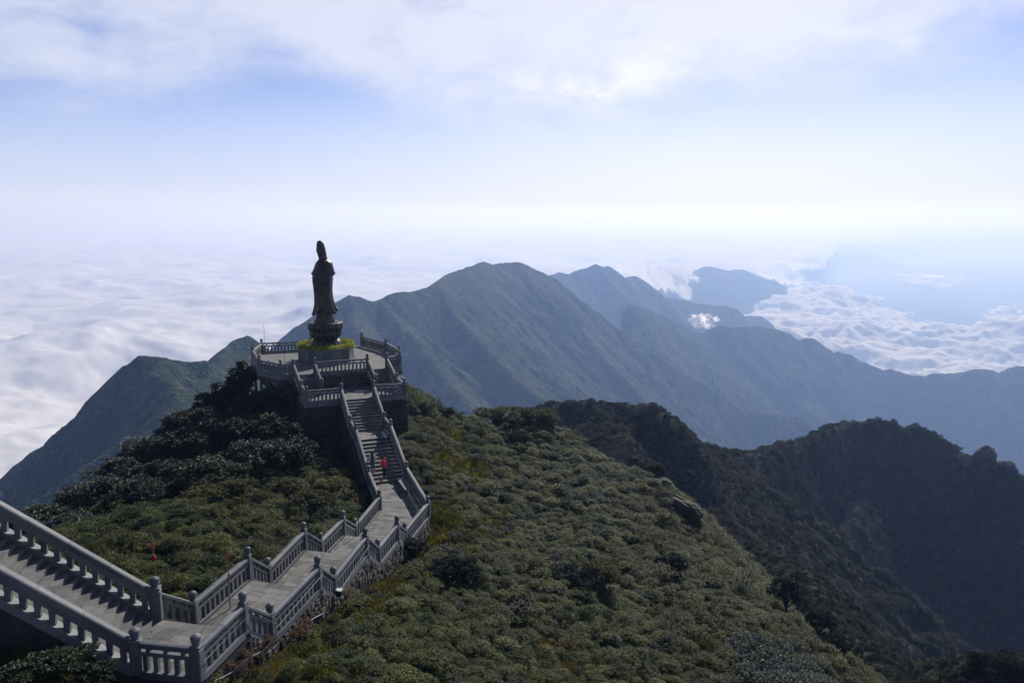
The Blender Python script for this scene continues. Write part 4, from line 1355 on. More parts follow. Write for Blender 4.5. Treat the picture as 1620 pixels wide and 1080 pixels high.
pa = stair_pt(608.5, 757.5)
pb = stair_pt(589.5, 747)
person('person in a bright red hooded jacket raising a phone on the stairs', pa, R(60),
       (((-.25, .16, 1.18), (-.10, .34, 1.38)), ((.25, .16, 1.18), (.10, .34, 1.38))), (((-.11, .03, .46), (-.13, -.02, .08)), ((.11, .06, .46), (.12, .06, .08))), M_RED, M_BLACK, .02, hood=True)
person('person with long black hair and cream cardigan standing on the dark stairs', pb, R(200),
       (((-.23, .02, 1.08), (-.19, .12, .86)), ((.24, .03, 1.08), (.20, .14, .88))), (((-.09, .05, .46), (-.10, .0, .08)), ((.09, .03, .46), (.11, .02, .08))), M_CREAM, M_JEANS, .30, open_front=M_BLACK)
ph = link('phone', box_mesh('phone', M_BLACK, .02), None, tuple(Vector(pa) + Matrix.Rotation(R(60), 3, 'Z') @ Vector((0, .44, 1.43))), (R(-10), 0, R(60)), (.16, .012, .08))
tag(ph, 'small black phone held up by the person in the red jacket', 'phone')

# ------------------------------------------------------------------ bench, lamps, poles, cable
M_WOOD = mat_plain('bench_planks', (.17, .15, .13), .7, var=.2)
M_IRON = mat_plain('black_iron', (.012, .012, .013), .5)
q = [Vector(ONZ(u, v, L5 + .46)) for u, v in ((631.2, 757.4), (638.5, 757.2), (652.5, 773.3), (642.1, 774.5))]
bc = (q[0] + q[1] + q[2] + q[3]) / 4
bd = ((q[2] + q[3]) - (q[0] + q[1])) / 2
bl_ = max(1.8, bd.length)
bench = empty('bench', (bc.x, bc.y, L5), math.atan2(bd.y, bd.x), label='wooden plank bench with black frame beside the railing on the bench landing', cat='bench')
PLK = box_mesh('plank', M_WOOD, .02)
for i in range(4):
    link('plank', PLK, bench, (0, (i - 1.5) * .15, .445), None, (bl_, .135, .06))
FRM = box_mesh('leg', M_IRON, .03)
for sx in (-1, 1):
    for sy in (-1, 1):
        link('leg', FRM, bench, (sx * (bl_ / 2 - .2), sy * .17, .205), None, (.05, .05, .41))
    link('crossbar', FRM, bench, (sx * (bl_ / 2 - .2), 0, .40), None, (.05, .40, .04))

M_WHITE = mat_plain('white_lamp_cover', (.42, .42, .40), .4, var=.05)
fl = empty('floodlight', tuple(Vector(P['f']) + Vector((.30, -.28, .55))), PANG, label='small floodlight with white cover fixed outside the third outer newel step', cat='floodlight')
link('housing', box_mesh('housing', M_IRON, .05), fl, (0, 0, -.16), None, (.22, .22, .28))
link('cover', box_mesh('cover', M_WHITE, .03), fl, (0, 0, 0), (R(6), 0, 0), (.27, .26, .03))
fl = empty('floodlight', (W(5.5, 8.0, 0)[0] - .1, W(5.5, 8.0, 0)[1] - .5, ZO + .75), 0, label='round white lamp in front of the corner newel at the platform right rim', cat='lamp')
link('globe', lathe('globe', M_WHITE, [(.02, -.17), (.10, -.14), (.155, -.07), (.17, 0), (.155, .07), (.10, .14), (.02, .17)], 16), fl)
link('stand', lathe('stand', M_IRON, [(.04, -.75), (.04, -.17)], 8), fl)
fl = empty('floodlight', tuple(W(-6.9, 9.3, ZO)), 0, label='small black floodlight standing inside the left rim of the platform', cat='floodlight')
link('housing', box_mesh('housing', M_IRON, .06), fl, (0, 0, .42), (R(25), 0, 0), (.42, .26, .36))
link('stand', lathe('stand', M_IRON, [(.12, 0), (.12, .03), (.03, .05), (.03, .28)], 10), fl)
link('lens', box_mesh('lens', M_WHITE, .02), fl, (0, -.15, .41), (R(25), 0, 0), (.34, .02, .28))

M_POLEM = mat_plain('grey_pole_paint', (.16, .18, .15), .5, var=.15)
M_REDO = mat_plain('red_ribbon', (.36, .012, .018), .6, var=.2)
M_ORG = mat_plain('orange_ribbon', (.34, .06, .02), .6, var=.2)
POLE = lathe('pole', M_POLEM, [(.022, 0), (.020, .5), (.014, 1.0)], 8)
BUD = lathe('lantern', M_REDO, [(.01, -.16), (.05, -.13), (.10, -.06), (.115, 0), (.10, .06), (.05, .12), (.02, .16)], 12)
TAS = lathe('tassel', M_REDO, [(.045, -.30), (.05, -.22), (.03, -.05), (.018, 0)], 8)
RIB = lathe('ribbon', M_ORG, [(.02, -.15), (.06, -.08), (.05, 0), (.06, .08), (.015, .16)], 7)


def dpole(label, x, y, z, h, orn, red=True, group='decorated poles'):
    e = empty('decorated_pole', (x, y, z), rng.uniform(0, 3), label=label, cat='pole', group=group)
    e.rotation_euler = (rng.normal(0, .015), rng.normal(0, .015), e.rotation_euler[2])
    link('pole', POLE, e, (0, 0, 0), None, (1, 1, h))
    for (f, kind, s_) in orn:
        link(('lantern', 'tassel', 'ribbon')[kind], (BUD, TAS, RIB)[kind], e, (.02, 0, h * f), (0, R(rng.uniform(-8, 8)), 0), (s_ * .72, s_ * .72, s_ * .85))
    return e


def ground_pole(label, u, vt, y, orn):
    x = PX(u, vt, y)[0]; z = float(hill_z(x, y)[0]) - .1
    return dpole(label, x, y, z, HGT(x, y, z, vt), orn)


ground_pole('pole with red lantern and ribbons among the shrubs left of the lowest landing', 240.5, 853, 30.0, [(.98, 1, 1.0), (.86, 2, .9), (.70, 0, 1.15), (.60, 1, .9), (.52, 2, .7)])
x, y, z = ONZ(364.2, 962, L2)
dpole('pole with red ribbons standing on the path behind the newel of the second landing', x, y, L2, HGT(x, y, L2, 871), [(.97, 2, .9), (.93, 1, .9), (.85, 1, .8), (.58, 0, .55), (.53, 1, .8)])
ground_pole('thin red ribboned pole in the shrubs beyond the third landing', 473.5, 778, 47, [(.95, 1, .9), (.8, 2, .9), (.66, 1, 1), (.5, 1, .9)])
x, y, z = ONZ(568, 845, L4)
dpole('red pole with tassels standing on the fourth landing near the outer newel', x, y, L4, HGT(x, y, L4, 787), [(.97, 2, .9), (.90, 0, .7), (.75, 1, .8), (.42, 1, .9), (.3, 2, .6)])
x, y, z = ONZ(600.3, 779, L5)
dpole('red ribboned pole leaning by the left newel of the bench landing', x, y + .4, L5, HGT(x, y, L5, 741), [(.95, 1, .9), (.75, 1, .9), (.55, 2, 1), (.42, 1, 1.1)])
ground_pole('faint red ribboned pole in the slope shrubs right of the bench', 670.5, 741, 58, [(.9, 1, .8), (.7, 0, .6), (.5, 2, .7)])
x, y, z = W(-.6, 4.3, ZT)
dpole('red tasselled pole against the dark wall between the twin flights', x, y, ZT, 1.75, [(.95, 2, .8), (.82, 0, .9), (.66, 1, .8)])
for (lb, s_, t_, h) in (('pale thin pole at the rear left newel of the statue platform', -6.6, 17.3, 3.1), ('thin pole on the left of the statue platform, inside the railing', -5.6, 5.6, 2.7),
                        ('tallest thin pole, by the isolated newel right of the statue', 3.6, 18.7, 2.9), ('thin pole between statue and right railing, far side', 2.1, 18.9, 1.9),
                        ('thin red pole at the right rim railing of the statue platform', 5.5, 9.5, 2.6)):
    x, y, z = W(s_, t_, ZO)
    dpole(lb, x, y, z, h, [(.9, 1, .6), (.62, 2, .6)])

M_PIPE = mat_plain('white_pipe', (.24, .24, .23), .5, var=.1)


def tube(name, pts, r_, mat, parent=None, n=7):
    vs, fs = [], []
    P_ = [Vector(p) for p in pts]
    for j, p in enumerate(P_):
        d = (P_[min(j + 1, len(P_) - 1)] - P_[max(j - 1, 0)]).normalized()
        s1 = d.cross(Vector((0, .1, 1))).normalized(); s2 = d.cross(s1)
        vs += [tuple(p + s1 * r_ * math.cos(2 * math.pi * i / n) + s2 * r_ * math.sin(2 * math.pi * i / n)) for i in range(n)]
    for j in range(len(P_) - 1):
        for i in range(n):
            k = (i + 1) % n
            fs.append((j * n + i, j * n + k, j * n + n + k, j * n + n + i))
    return link(name, mesh_py(name, vs, fs, mat, True), parent)


pw = empty('water_pipe', (0, 0, 0), label='thin white pipe on wire stakes crossing the slope below the lowest landing wall', cat='pipe')
pp = []
for i in range(15):
    f = i / 14
    u, v = 330 + (511 - 330) * f, 1086 + (971 - 1086) * f
    y = 24.0 + (31.5 - 24.0) * f
    x, _, z = PX(u, v, y)
    zg = float(hill_z(x, y)[0])
    for _k in range(6):       # slide along the sight line to the height just above the ground
        y = y + (z - (zg + .45)) * .8
        x, _, z = PX(u, v, y); zg = float(hill_z(x, y)[0])
    pp.append((x, y, zg + .45 + .05 * math.sin(i * 1.7)))
tube('pipe', pp, .019, M_PIPE, pw)
for i in range(0, 15, 3):
    x, y, z = pp[i]
    tube('stake', [(x, y, z + .02), (x + .12, y + .05, z - .7)], .012, M_PIPE, pw)
cd = tube('lighting_cable', [tuple(Vector(P[a]) + Vector((.22, -.06, h))) for a, h in (('b', .62), ('c', .70), ('c', .85), ('d', .72), ('d', .55), ('e', .72), ('f', .30), ('g', .60))], .011, M_POLEM)
tag(cd, 'thin grey cable looped along the outside of the outer path balustrade', 'cable')
# ------------------------------------------------------------------ vegetation
def mat_leaf(name, cols, rough=.42, spec=.5, trans=.3, tcol=None, vary=True):
    m, t = new_mat(name)
    oi = t.n('ShaderNodeObjectInfo').outputs['Random']
    geo = t.n('ShaderNodeNewGeometry')
    nz = t.noise(geo.outputs['Position'], .35, 3, .6)
    isl = geo.outputs['Random Per Island']
    f = t.m('ADD', t.m('MULTIPLY', oi, .35), t.m('ADD', t.m('MULTIPLY', nz, .45), t.m('MULTIPLY', isl, .25)))
    col = t.ramp(f, [(.25, cols[0]), (.5, cols[1]), (.75, cols[2])])
    p = t.n('ShaderNodeBsdfPrincipled', {'Base Color': col, 'Roughness': rough, 'Specular IOR Level': spec})
    tr = t.n('ShaderNodeBsdfTranslucent', {'Color': t.mix(1.0, col, tcol or (1.5, 1.7, .7), 'MULTIPLY')})
    t.n('ShaderNodeOutputMaterial', {'Surface': t.n('ShaderNodeMixShader', {0: trans, 1: p.outputs[0], 2: tr.outputs[0]}).outputs[0]})
    return m


ML_BAMBOO = mat_leaf('bamboo_leaf', [(.011, .018, .004), (.038, .052, .011), (.122, .126, .032)], .55, .10, .24)
ML_OLIVE = mat_leaf('olive_leaf', [(.022, .028, .006), (.050, .052, .009), (.10, .086, .016)], .6, .18, .30)
ML_GRASS = mat_leaf('yellow_grass', [(.050, .055, .008), (.11, .095, .013), (.20, .14, .022)], .7, .12, .4)
ML_DRY = mat_leaf('dry_stems', [(.045, .028, .016), (.085, .048, .026), (.13, .08, .04)], .8, .2, .25)
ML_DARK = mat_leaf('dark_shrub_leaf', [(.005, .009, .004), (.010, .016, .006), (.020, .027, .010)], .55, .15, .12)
ML_SILVER = mat_leaf('rhododendron_leaf', [(.007, .013, .005), (.016, .026, .009), (.038, .052, .020)], .46, .16, .14)
ML_PALE = mat_leaf('pale_glint_leaf', [(.04, .05, .03), (.10, .11, .08), (.22, .23, .18)], .5, .3, .1)  # base colour lightened to stand for silver glints in the flat-topped crown
ML_RIDGE = mat_leaf('ridge_leaf', [(.008, .011, .005), (.018, .021, .010), (.050, .045, .023)], .8, .08, .08)
M_BARK = mat_plain('bark', (.035, .028, .022), .9, var=.3)


def leaves_mesh(name, C0, D, Lh, Wd, mat, droop=.25, nrm=None, single=False):
    """kite-shaped folded leaves: centre-base C0, direction D, length Lh, width Wd (arrays) -> 2 quads each"""
    n = len(C0)
    up = np.tile(np.array([0, 0, 1.0]), (n, 1)) if nrm is None else nrm
    S = np.cross(D, up); S /= (np.linalg.norm(S, axis=1)[:, None] + 1e-6)
    Nn = np.cross(S, D)
    L_ = Lh[:, None]; w_ = Wd[:, None]
    a = C0
    b = C0 + D * L_ * .45 + S * w_ * .5 + Nn * w_ * .18
    c_ = C0 + D * L_ - Nn * 0 + np.array([0, 0, -1.0]) * L_ * droop
    d = C0 + D * L_ * .45 - S * w_ * .5 + Nn * w_ * .18
    mid = C0 + D * L_ * .5
    i = np.arange(n)
    if single:
        return mesh_np(name, np.concatenate([a, b, c_, d]), np.stack([i, i + n, i + 2 * n, i + 3 * n], 1), mat)
    V = np.concatenate([a, b, c_, d, mid])
    F = np.concatenate([np.stack([i, i + n, i + 2 * n, i + 4 * n], 1), np.stack([i, i + 4 * n, i + 2 * n, i + 3 * n], 1)])
    return mesh_np(name, V, F, mat)


def unit(v): return v / np.linalg.norm(v, axis=-1, keepdims=True)


def rosettes(cen, nl, ll, lw, spread=(.1, .9), seed=0):
    g = np.random.default_rng(seed)
    n = len(cen)
    th = g.uniform(0, 2 * np.pi, (n, 1)) + np.arange(nl)[None] * 2 * np.pi / nl + g.normal(0, .2, (n, nl))
    elv = g.uniform(spread[0], spread[1], (n, nl))
    D = np.stack([np.cos(th) * np.cos(elv), np.sin(th) * np.cos(elv), np.sin(elv)], -1)
    C0 = np.repeat(cen[:, None, :], nl, 1)
    return C0.reshape(-1, 3), unit(D.reshape(-1, 3)), (ll * g.uniform(.7, 1.25, n * nl)), (lw * g.uniform(.8, 1.2, n * nl))


SRC = {}


def src(key, me):
    o = bpy.data.objects.new('plant_source', me)
    SRC.setdefault(key, []).append(o)


g_ = np.random.default_rng(3)
for v_ in range(4):      # low bamboo mound: many little rosettes over a dome
    n = 34
    th = g_.uniform(0, 2 * np.pi, n); r_ = .42 * np.sqrt(g_.uniform(0, 1, n))
    c_ = np.stack([r_ * np.cos(th), r_ * np.sin(th), .12 + .42 * np.sqrt(np.clip(1 - (r_ / .5) ** 2, 0, 1)) * g_.uniform(.7, 1.1, n)], 1)
    src('bamboo', leaves_mesh('bamboo', *rosettes(c_, 7, .15, .050, (-.2, .8), v_), ML_BAMBOO))
    src('olive', leaves_mesh('olive', *rosettes(c_ * [1, 1, 1.25], 6, .17, .042, (.1, 1.2), v_ + 9), ML_OLIVE))
    n = 46
    th = g_.uniform(0, 2 * np.pi, n); r_ = g_.uniform(0, .3, n)
    C0 = np.stack([r_ * np.cos(th), r_ * np.sin(th), np.zeros(n)], 1)
    th2 = th + g_.normal(0, .5, n); e2 = g_.uniform(.6, 1.4, n)
    D_ = np.stack([np.cos(th2) * np.cos(e2), np.sin(th2) * np.cos(e2), np.sin(e2)], 1)
    src('grass', leaves_mesh('grass', C0, D_, g_.uniform(.35, .7, n), np.full(n, .034), ML_GRASS, .45))
    src('dry', leaves_mesh('dry', C0[:34], D_[:34] * [.5, .5, 1], g_.uniform(.3, .75, 34), np.full(34, .02), ML_DRY, .1))
    n = 60
    th = g_.uniform(0, 2 * np.pi, n); ph_ = np.arccos(g_.uniform(0, 1, n)); rr_ = g_.uniform(.75, 1, n) * .5
    c_ = np.stack([rr_ * np.sin(ph_) * np.cos(th), rr_ * np.sin(ph_) * np.sin(th), .08 + rr_ * np.cos(ph_) * .95], 1)
    src('dark', leaves_mesh('dark', *rosettes(c_, 7, .12, .05, (-.1, 1.1), v_ + 20), ML_DARK))
    # ridge shrub, seen far off
    n = 60
    th = g_.uniform(0, 2 * np.pi, n); ph_ = np.arccos(g_.uniform(0, 1, n)); rr_ = g_.uniform(.6, 1, n)
    c_ = np.stack([rr_ * np.sin(ph_) * np.cos(th), rr_ * np.sin(ph_) * np.sin(th), rr_ * np.cos(ph_) * .9], 1)
    src('ridge', leaves_mesh('ridge', *rosettes(c_, 5, .42, .17, (-.1, 1.1), v_ + 30), ML_RIDGE))


def scatter(name, P_, key, rot, scl, label=None, cat=None):
    """one object: plants set on many points by a node group"""
    me = bpy.data.meshes.new(name)
    n = len(P_)
    me.vertices.add(n); me.vertices.foreach_set('co', np.asarray(P_, np.float32).ravel())
    for nm, ty, dat in (('rot', 'FLOAT_VECTOR', rot), ('scl', 'FLOAT', scl), ('idx', 'INT', np.random.default_rng(n).integers(0, len(SRC[key]), n))):
        at = me.attributes.new(nm, ty, 'POINT')
        at.data.foreach_set('vector' if ty == 'FLOAT_VECTOR' else 'value', np.asarray(dat, np.float32 if ty != 'INT' else np.int32).ravel())
    o = link(name, me)
    col = bpy.data.collections.new('plants_' + name)
    for s_ in SRC[key]:
        if s_.name not in col.objects: col.objects.link(s_)
    ng = bpy.data.node_groups.new(name, 'GeometryNodeTree')
    ng.interface.new_socket('Geometry', in_out='INPUT', socket_type='NodeSocketGeometry')
    ng.interface.new_socket('Geometry', in_out='OUTPUT', socket_type='NodeSocketGeometry')
    gi, go = ng.nodes.new('NodeGroupInput'), ng.nodes.new('NodeGroupOutput')
    ci = ng.nodes.new('GeometryNodeCollectionInfo'); ci.inputs['Collection'].default_value = col; ci.inputs['Separate Children'].default_value = True; ci.inputs['Reset Children'].default_value = True
    ip = ng.nodes.new('GeometryNodeInstanceOnPoints'); ip.inputs['Pick Instance'].default_value = True

    def attr(nm, dt):
        a = ng.nodes.new('GeometryNodeInputNamedAttribute'); a.data_type = dt; a.inputs['Name'].default_value = nm
        return a.outputs[0]
    ng.links.new(gi.outputs[0], ip.inputs['Points']); ng.links.new(ci.outputs[0], ip.inputs['Instance'])
    ng.links.new(attr('idx', 'INT'), ip.inputs['Instance Index'])
    e2r = ng.nodes.new('FunctionNodeEulerToRotation'); ng.links.new(attr('rot', 'FLOAT_VECTOR'), e2r.inputs[0]); ng.links.new(e2r.outputs[0], ip.inputs['Rotation'])
    cs = ng.nodes.new('ShaderNodeCombineXYZ'); sa = attr('scl', 'FLOAT')
    for i in range(3): ng.links.new(sa, cs.inputs[i])
    ng.links.new(cs.outputs[0], ip.inputs['Scale'])
    ng.links.new(ip.outputs[0], go.inputs[0])
    md = o.modifiers.new('scatter', 'NODES'); md.node_group = ng
    return tag(o, label, cat, kind='stuff')


# plant positions on the hillside: jittered grid, kept off the stonework
cell = .30
ix = np.arange(-40, 30, cell); iy = np.arange(14, 104, cell)
X, Y = [a.ravel() for a in np.meshgrid(ix, iy, indexing='ij')]
X = X + rng.uniform(-.5, .5, X.shape) * cell; Y = Y + rng.uniform(-.5, .5, Y.shape) * cell
# drop what lies outside the view or far down the hidden back slopes
uu = 810 + FPX * X / (Y * CT + 18 * ST)
keep = (uu > -150) & (uu < 1500)
thin = rng.uniform(0, 1, X.shape) < np.clip(42 / np.maximum(Y, 1), .35, 1)
keep &= thin
X, Y = X[keep], Y[keep]


def seg_d(X, Y, ax, ay, bx, by):
    dx, dy = bx - ax, by - ay
    t = np.clip(((X - ax) * dx + (Y - ay) * dy) / (dx * dx + dy * dy), 0, 1)
    return np.hypot(X - ax - t * dx, Y - ay - t * dy)


dist = np.full(X.shape, 99.0)
for (ax, ay, bx, by, za, zb, hw) in PATH_AXIS:
    dist = np.minimum(dist, seg_d(X, Y, ax, ay, bx, by) - hw)
s_ = (X + 13.5) * .934 + (Y - 67.1) * .358; t_ = -(X + 13.5) * .358 + (Y - 67.1) * .934
inter = (s_ > -4.9) & (s_ < 4.5) & (t_ > -.6) & (t_ < 14)
inst = (s_ > -1.9) & (s_ < 1.9) & (t_ > -12.4) & (t_ < 0)
ok = (dist > .12) & ~inter & ~inst
X, Y, dist, s_, t_ = X[ok], Y[ok], dist[ok], s_[ok], t_[ok]
Z = ground_limit(X, Y, hill_z(X, Y))
okz = Z > -60
X, Y, Z, dist = X[okz], Y[okz], Z[okz], dist[okz]
n = len(X)
big = fbm(X / 6.5 + 3, Y / 6.5, 4); med = fbm(X / 2.2, Y / 2.2 + 8, 3); ug = rng.uniform(-.5, .5, n)
right = (X > -9 + (Y - 25) * .06)
mound = np.abs(perlin(X / 1.25 + 11, Y / 1.25)) * 1.9 + np.abs(perlin(X / .7, Y / .7 + 7)) * 1.3
# zones: yellow-green grass strip near the wall and by the terrace, silver bamboo over most, olive toward the far right edge, dry patches
grassz = np.exp(-np.maximum(dist, 0) / 3.2) * .85 * right + .35 * (Y > 62) * (X < 4)
olivez = smooth01(X + (60 - Y) * .12, 7, 16) * .75
val = big * 1.2 + med * .5 + ug
kind = np.full(n, 0)
kind[(val + olivez > .42)] = 1
kind[(val * .8 + grassz > .47)] = 2
kind[(fbm(X / 3.1 + 30, Y / 3.1, 3) + ug * .8 + .45 * np.exp(-((X - 3.5) ** 2 + (Y - 37) ** 2) / 40) > .50)] = 3
kind[(fbm(X / 2.6 + 60, Y / 2.6, 3) + ug * .7 > .50)] = 4
lf = ~right
kind[lf & (kind == 2)] = 1
kind[(mound < .25) & (kind != 2)] = 9
rot = np.stack([rng.normal(0, .12, n), rng.normal(0, .12, n), rng.uniform(0, 2 * np.pi, n)], 1)
lump = 1.0 + .55 * fbm(X / 1.7 + 5, Y / 1.7, 3) + .25 * big
scl = rng.uniform(.6, 1.4, n) * lump * np.clip(.6 + mound * .55, .6, 1.3) * np.clip(.72 + dist * .4, .7, 1.0) * np.clip((Y / 42) ** .45, .85, 1.5) * .72
lift = .42 * (mound - .55) * np.clip(dist / 2, .25, 1)
PTS = np.stack([X, Y, Z - .08 + lift], 1)
for k_, (key, nm, lab, cat) in enumerate((('bamboo', 'dwarf_bamboo', 'dense grey green dwarf bamboo covering the hillside around the path', 'ground cover'),
                                         ('olive', 'hill_scrub', 'olive green low scrub on the right shoulder of the hillside', 'ground cover'),
                                         ('grass', 'hill_grass', 'yellow green tufted grass along the outer path wall and upper slope', 'grass'),
                                         ('dry', 'dry_stalks', 'reddish brown dry stalks in patches over the hillside', 'ground cover'),
                                         ('dark', 'low_shrubs', 'small dark shrubs dotted through the bamboo on the hillside', 'ground cover'))):
    m_ = kind == k_
    sc_ = scl[m_] * (1.25 if key in ('grass',) else 1.15 if key == 'dark' else 1.1)
    scatter(nm, PTS[m_], key, rot[m_], sc_, lab, cat)

# shrubs over the middle ridge
gR = np.random.default_rng(11)
zz = RZ > -215
idx = np.nonzero(zz & (RY < 330))[0]
wgt = np.ones(len(idx))
idx = gR.choice(idx, 42000, replace=False)
JX = RX[idx] + gR.normal(0, .25, len(idx)); JY = RY[idx] + gR.normal(0, .3, len(idx))
rs = gR.uniform(.35, 1.0, len(idx)) ** 1.3 * 1.3 * (1 + .5 * fbm(JX / 9, JY / 9, 3)) * np.clip(JY / 190, .5, 1.3)
scatter('ridge_scrub', np.stack([JX, JY, RZ[idx] - .25 * rs], 1), 'ridge', np.stack([gR.normal(0, .3, len(idx)), gR.normal(0, .3, len(idx)), gR.uniform(0, 6.28, len(idx))], 1), rs,
        'dark scrub covering the middle ridge and the mountain on the right', 'ground cover')


# ------------------------------------------------------------------ individual trees and shrubs
def crown_mesh(name, rx, ry, rz, n, nl, ll, lw, mat, seed, flat=False, lobes=26, shell=(.62, 1.15), under=-.15):
    g = np.random.default_rng(seed)
    lc = np.stack([g.uniform(-.78, .78, lobes), g.uniform(-.78, .78, lobes), g.uniform(-.2, .35, lobes)], 1)
    lc[:, 2] += .45 * (1 - np.clip(np.hypot(lc[:, 0], lc[:, 1]), 0, 1)); lc[0] = (0, 0, .35)
    lr = g.uniform(.14, .38, lobes)
    if flat: lc[:, 2] *= .5; lr *= 1.15
    pts = []
    while len(pts) < n:
        k = g.integers(lobes)
        d = g.normal(0, 1, 3); d /= np.linalg.norm(d)
        if d[2] < under and g.uniform() < .8: continue
        p = lc[k] + d * lr[k] * g.uniform(*shell)
        # drop points buried deep in another lobe
        dd_ = np.linalg.norm(lc - p, axis=1) / lr
        if (dd_ < .55).any() and g.uniform() < .85: continue
        pts.append(p)
    pts = np.array(pts) * [rx, ry, rz]
    me = leaves_mesh(name, *rosettes(pts, nl, ll, lw, (-.25, .75), seed), mat, single=True)
    return me, lc * [rx, ry, rz]


def limb(bmv, bmf, p, q, r0, r1, n=6):
    p, q = Vector(p), Vector(q); d = (q - p).normalized()
    s1 = d.orthogonal().normalized(); s2 = d.cross(s1)
    b0 = len(bmv)
    for c, r_ in ((p, r0), (q, r1)):
        for i in range(n):
            a = 2 * math.pi * i / n
            bmv.append(tuple(c + s1 * (r_ * math.cos(a)) + s2 * (r_ * math.sin(a))))
    for i in range(n):
        k = (i + 1) % n
        bmf.append((b0 + i, b0 + k, b0 + n + k, b0 + n + i))


def woody(name, u, v, y, w, h, label, mat, seed, n=420, nl=7, ll=.2, lw=.06, group=None, cat='tree', base=None, flat=False, depth=.9):
    """a tree or shrub whose crown is centred where (u, v) shows at distance y; w, h crown width and height in metres"""
    x, _, z = PX(u, v, y)
    zg = float(hill_z(x, y)[0]) if base is None else base
    e = empty(name, (x, y, zg), label=label, cat=cat)
    if group: e['group'] = group
    cz = max(z - zg, h * .38)
    me, lc = crown_mesh('crown', w / 2 * 1.12, w / 2 * depth * 1.12, h / 2 * 1.25, n, nl, ll, lw, mat, seed, under=-.1 if not flat else .15, flat=flat)
    link('crown', me, e, (0, 0, cz))
    V, F = [], []
    fork = Vector((0, 0, max(.15, (cz - h * .3) * .6)))
    r0 = .035 * max(w, h) ** .8 + .02
    limb(V, F, (0, 0, -.4), fork, r0, r0 * .75)
    for c in lc[:12]:
        m = fork.lerp(Vector((c[0], c[1], cz + c[2])), .5) + Vector((0, 0, .05))
        limb(V, F, fork, m, r0 * .6, r0 * .35)
        limb(V, F, m, (c[0], c[1], cz + c[2] * .9), r0 * .35, r0 * .12)
    link('trunk', mesh_py('trunk', V, F, M_BARK, True), e)
    return e


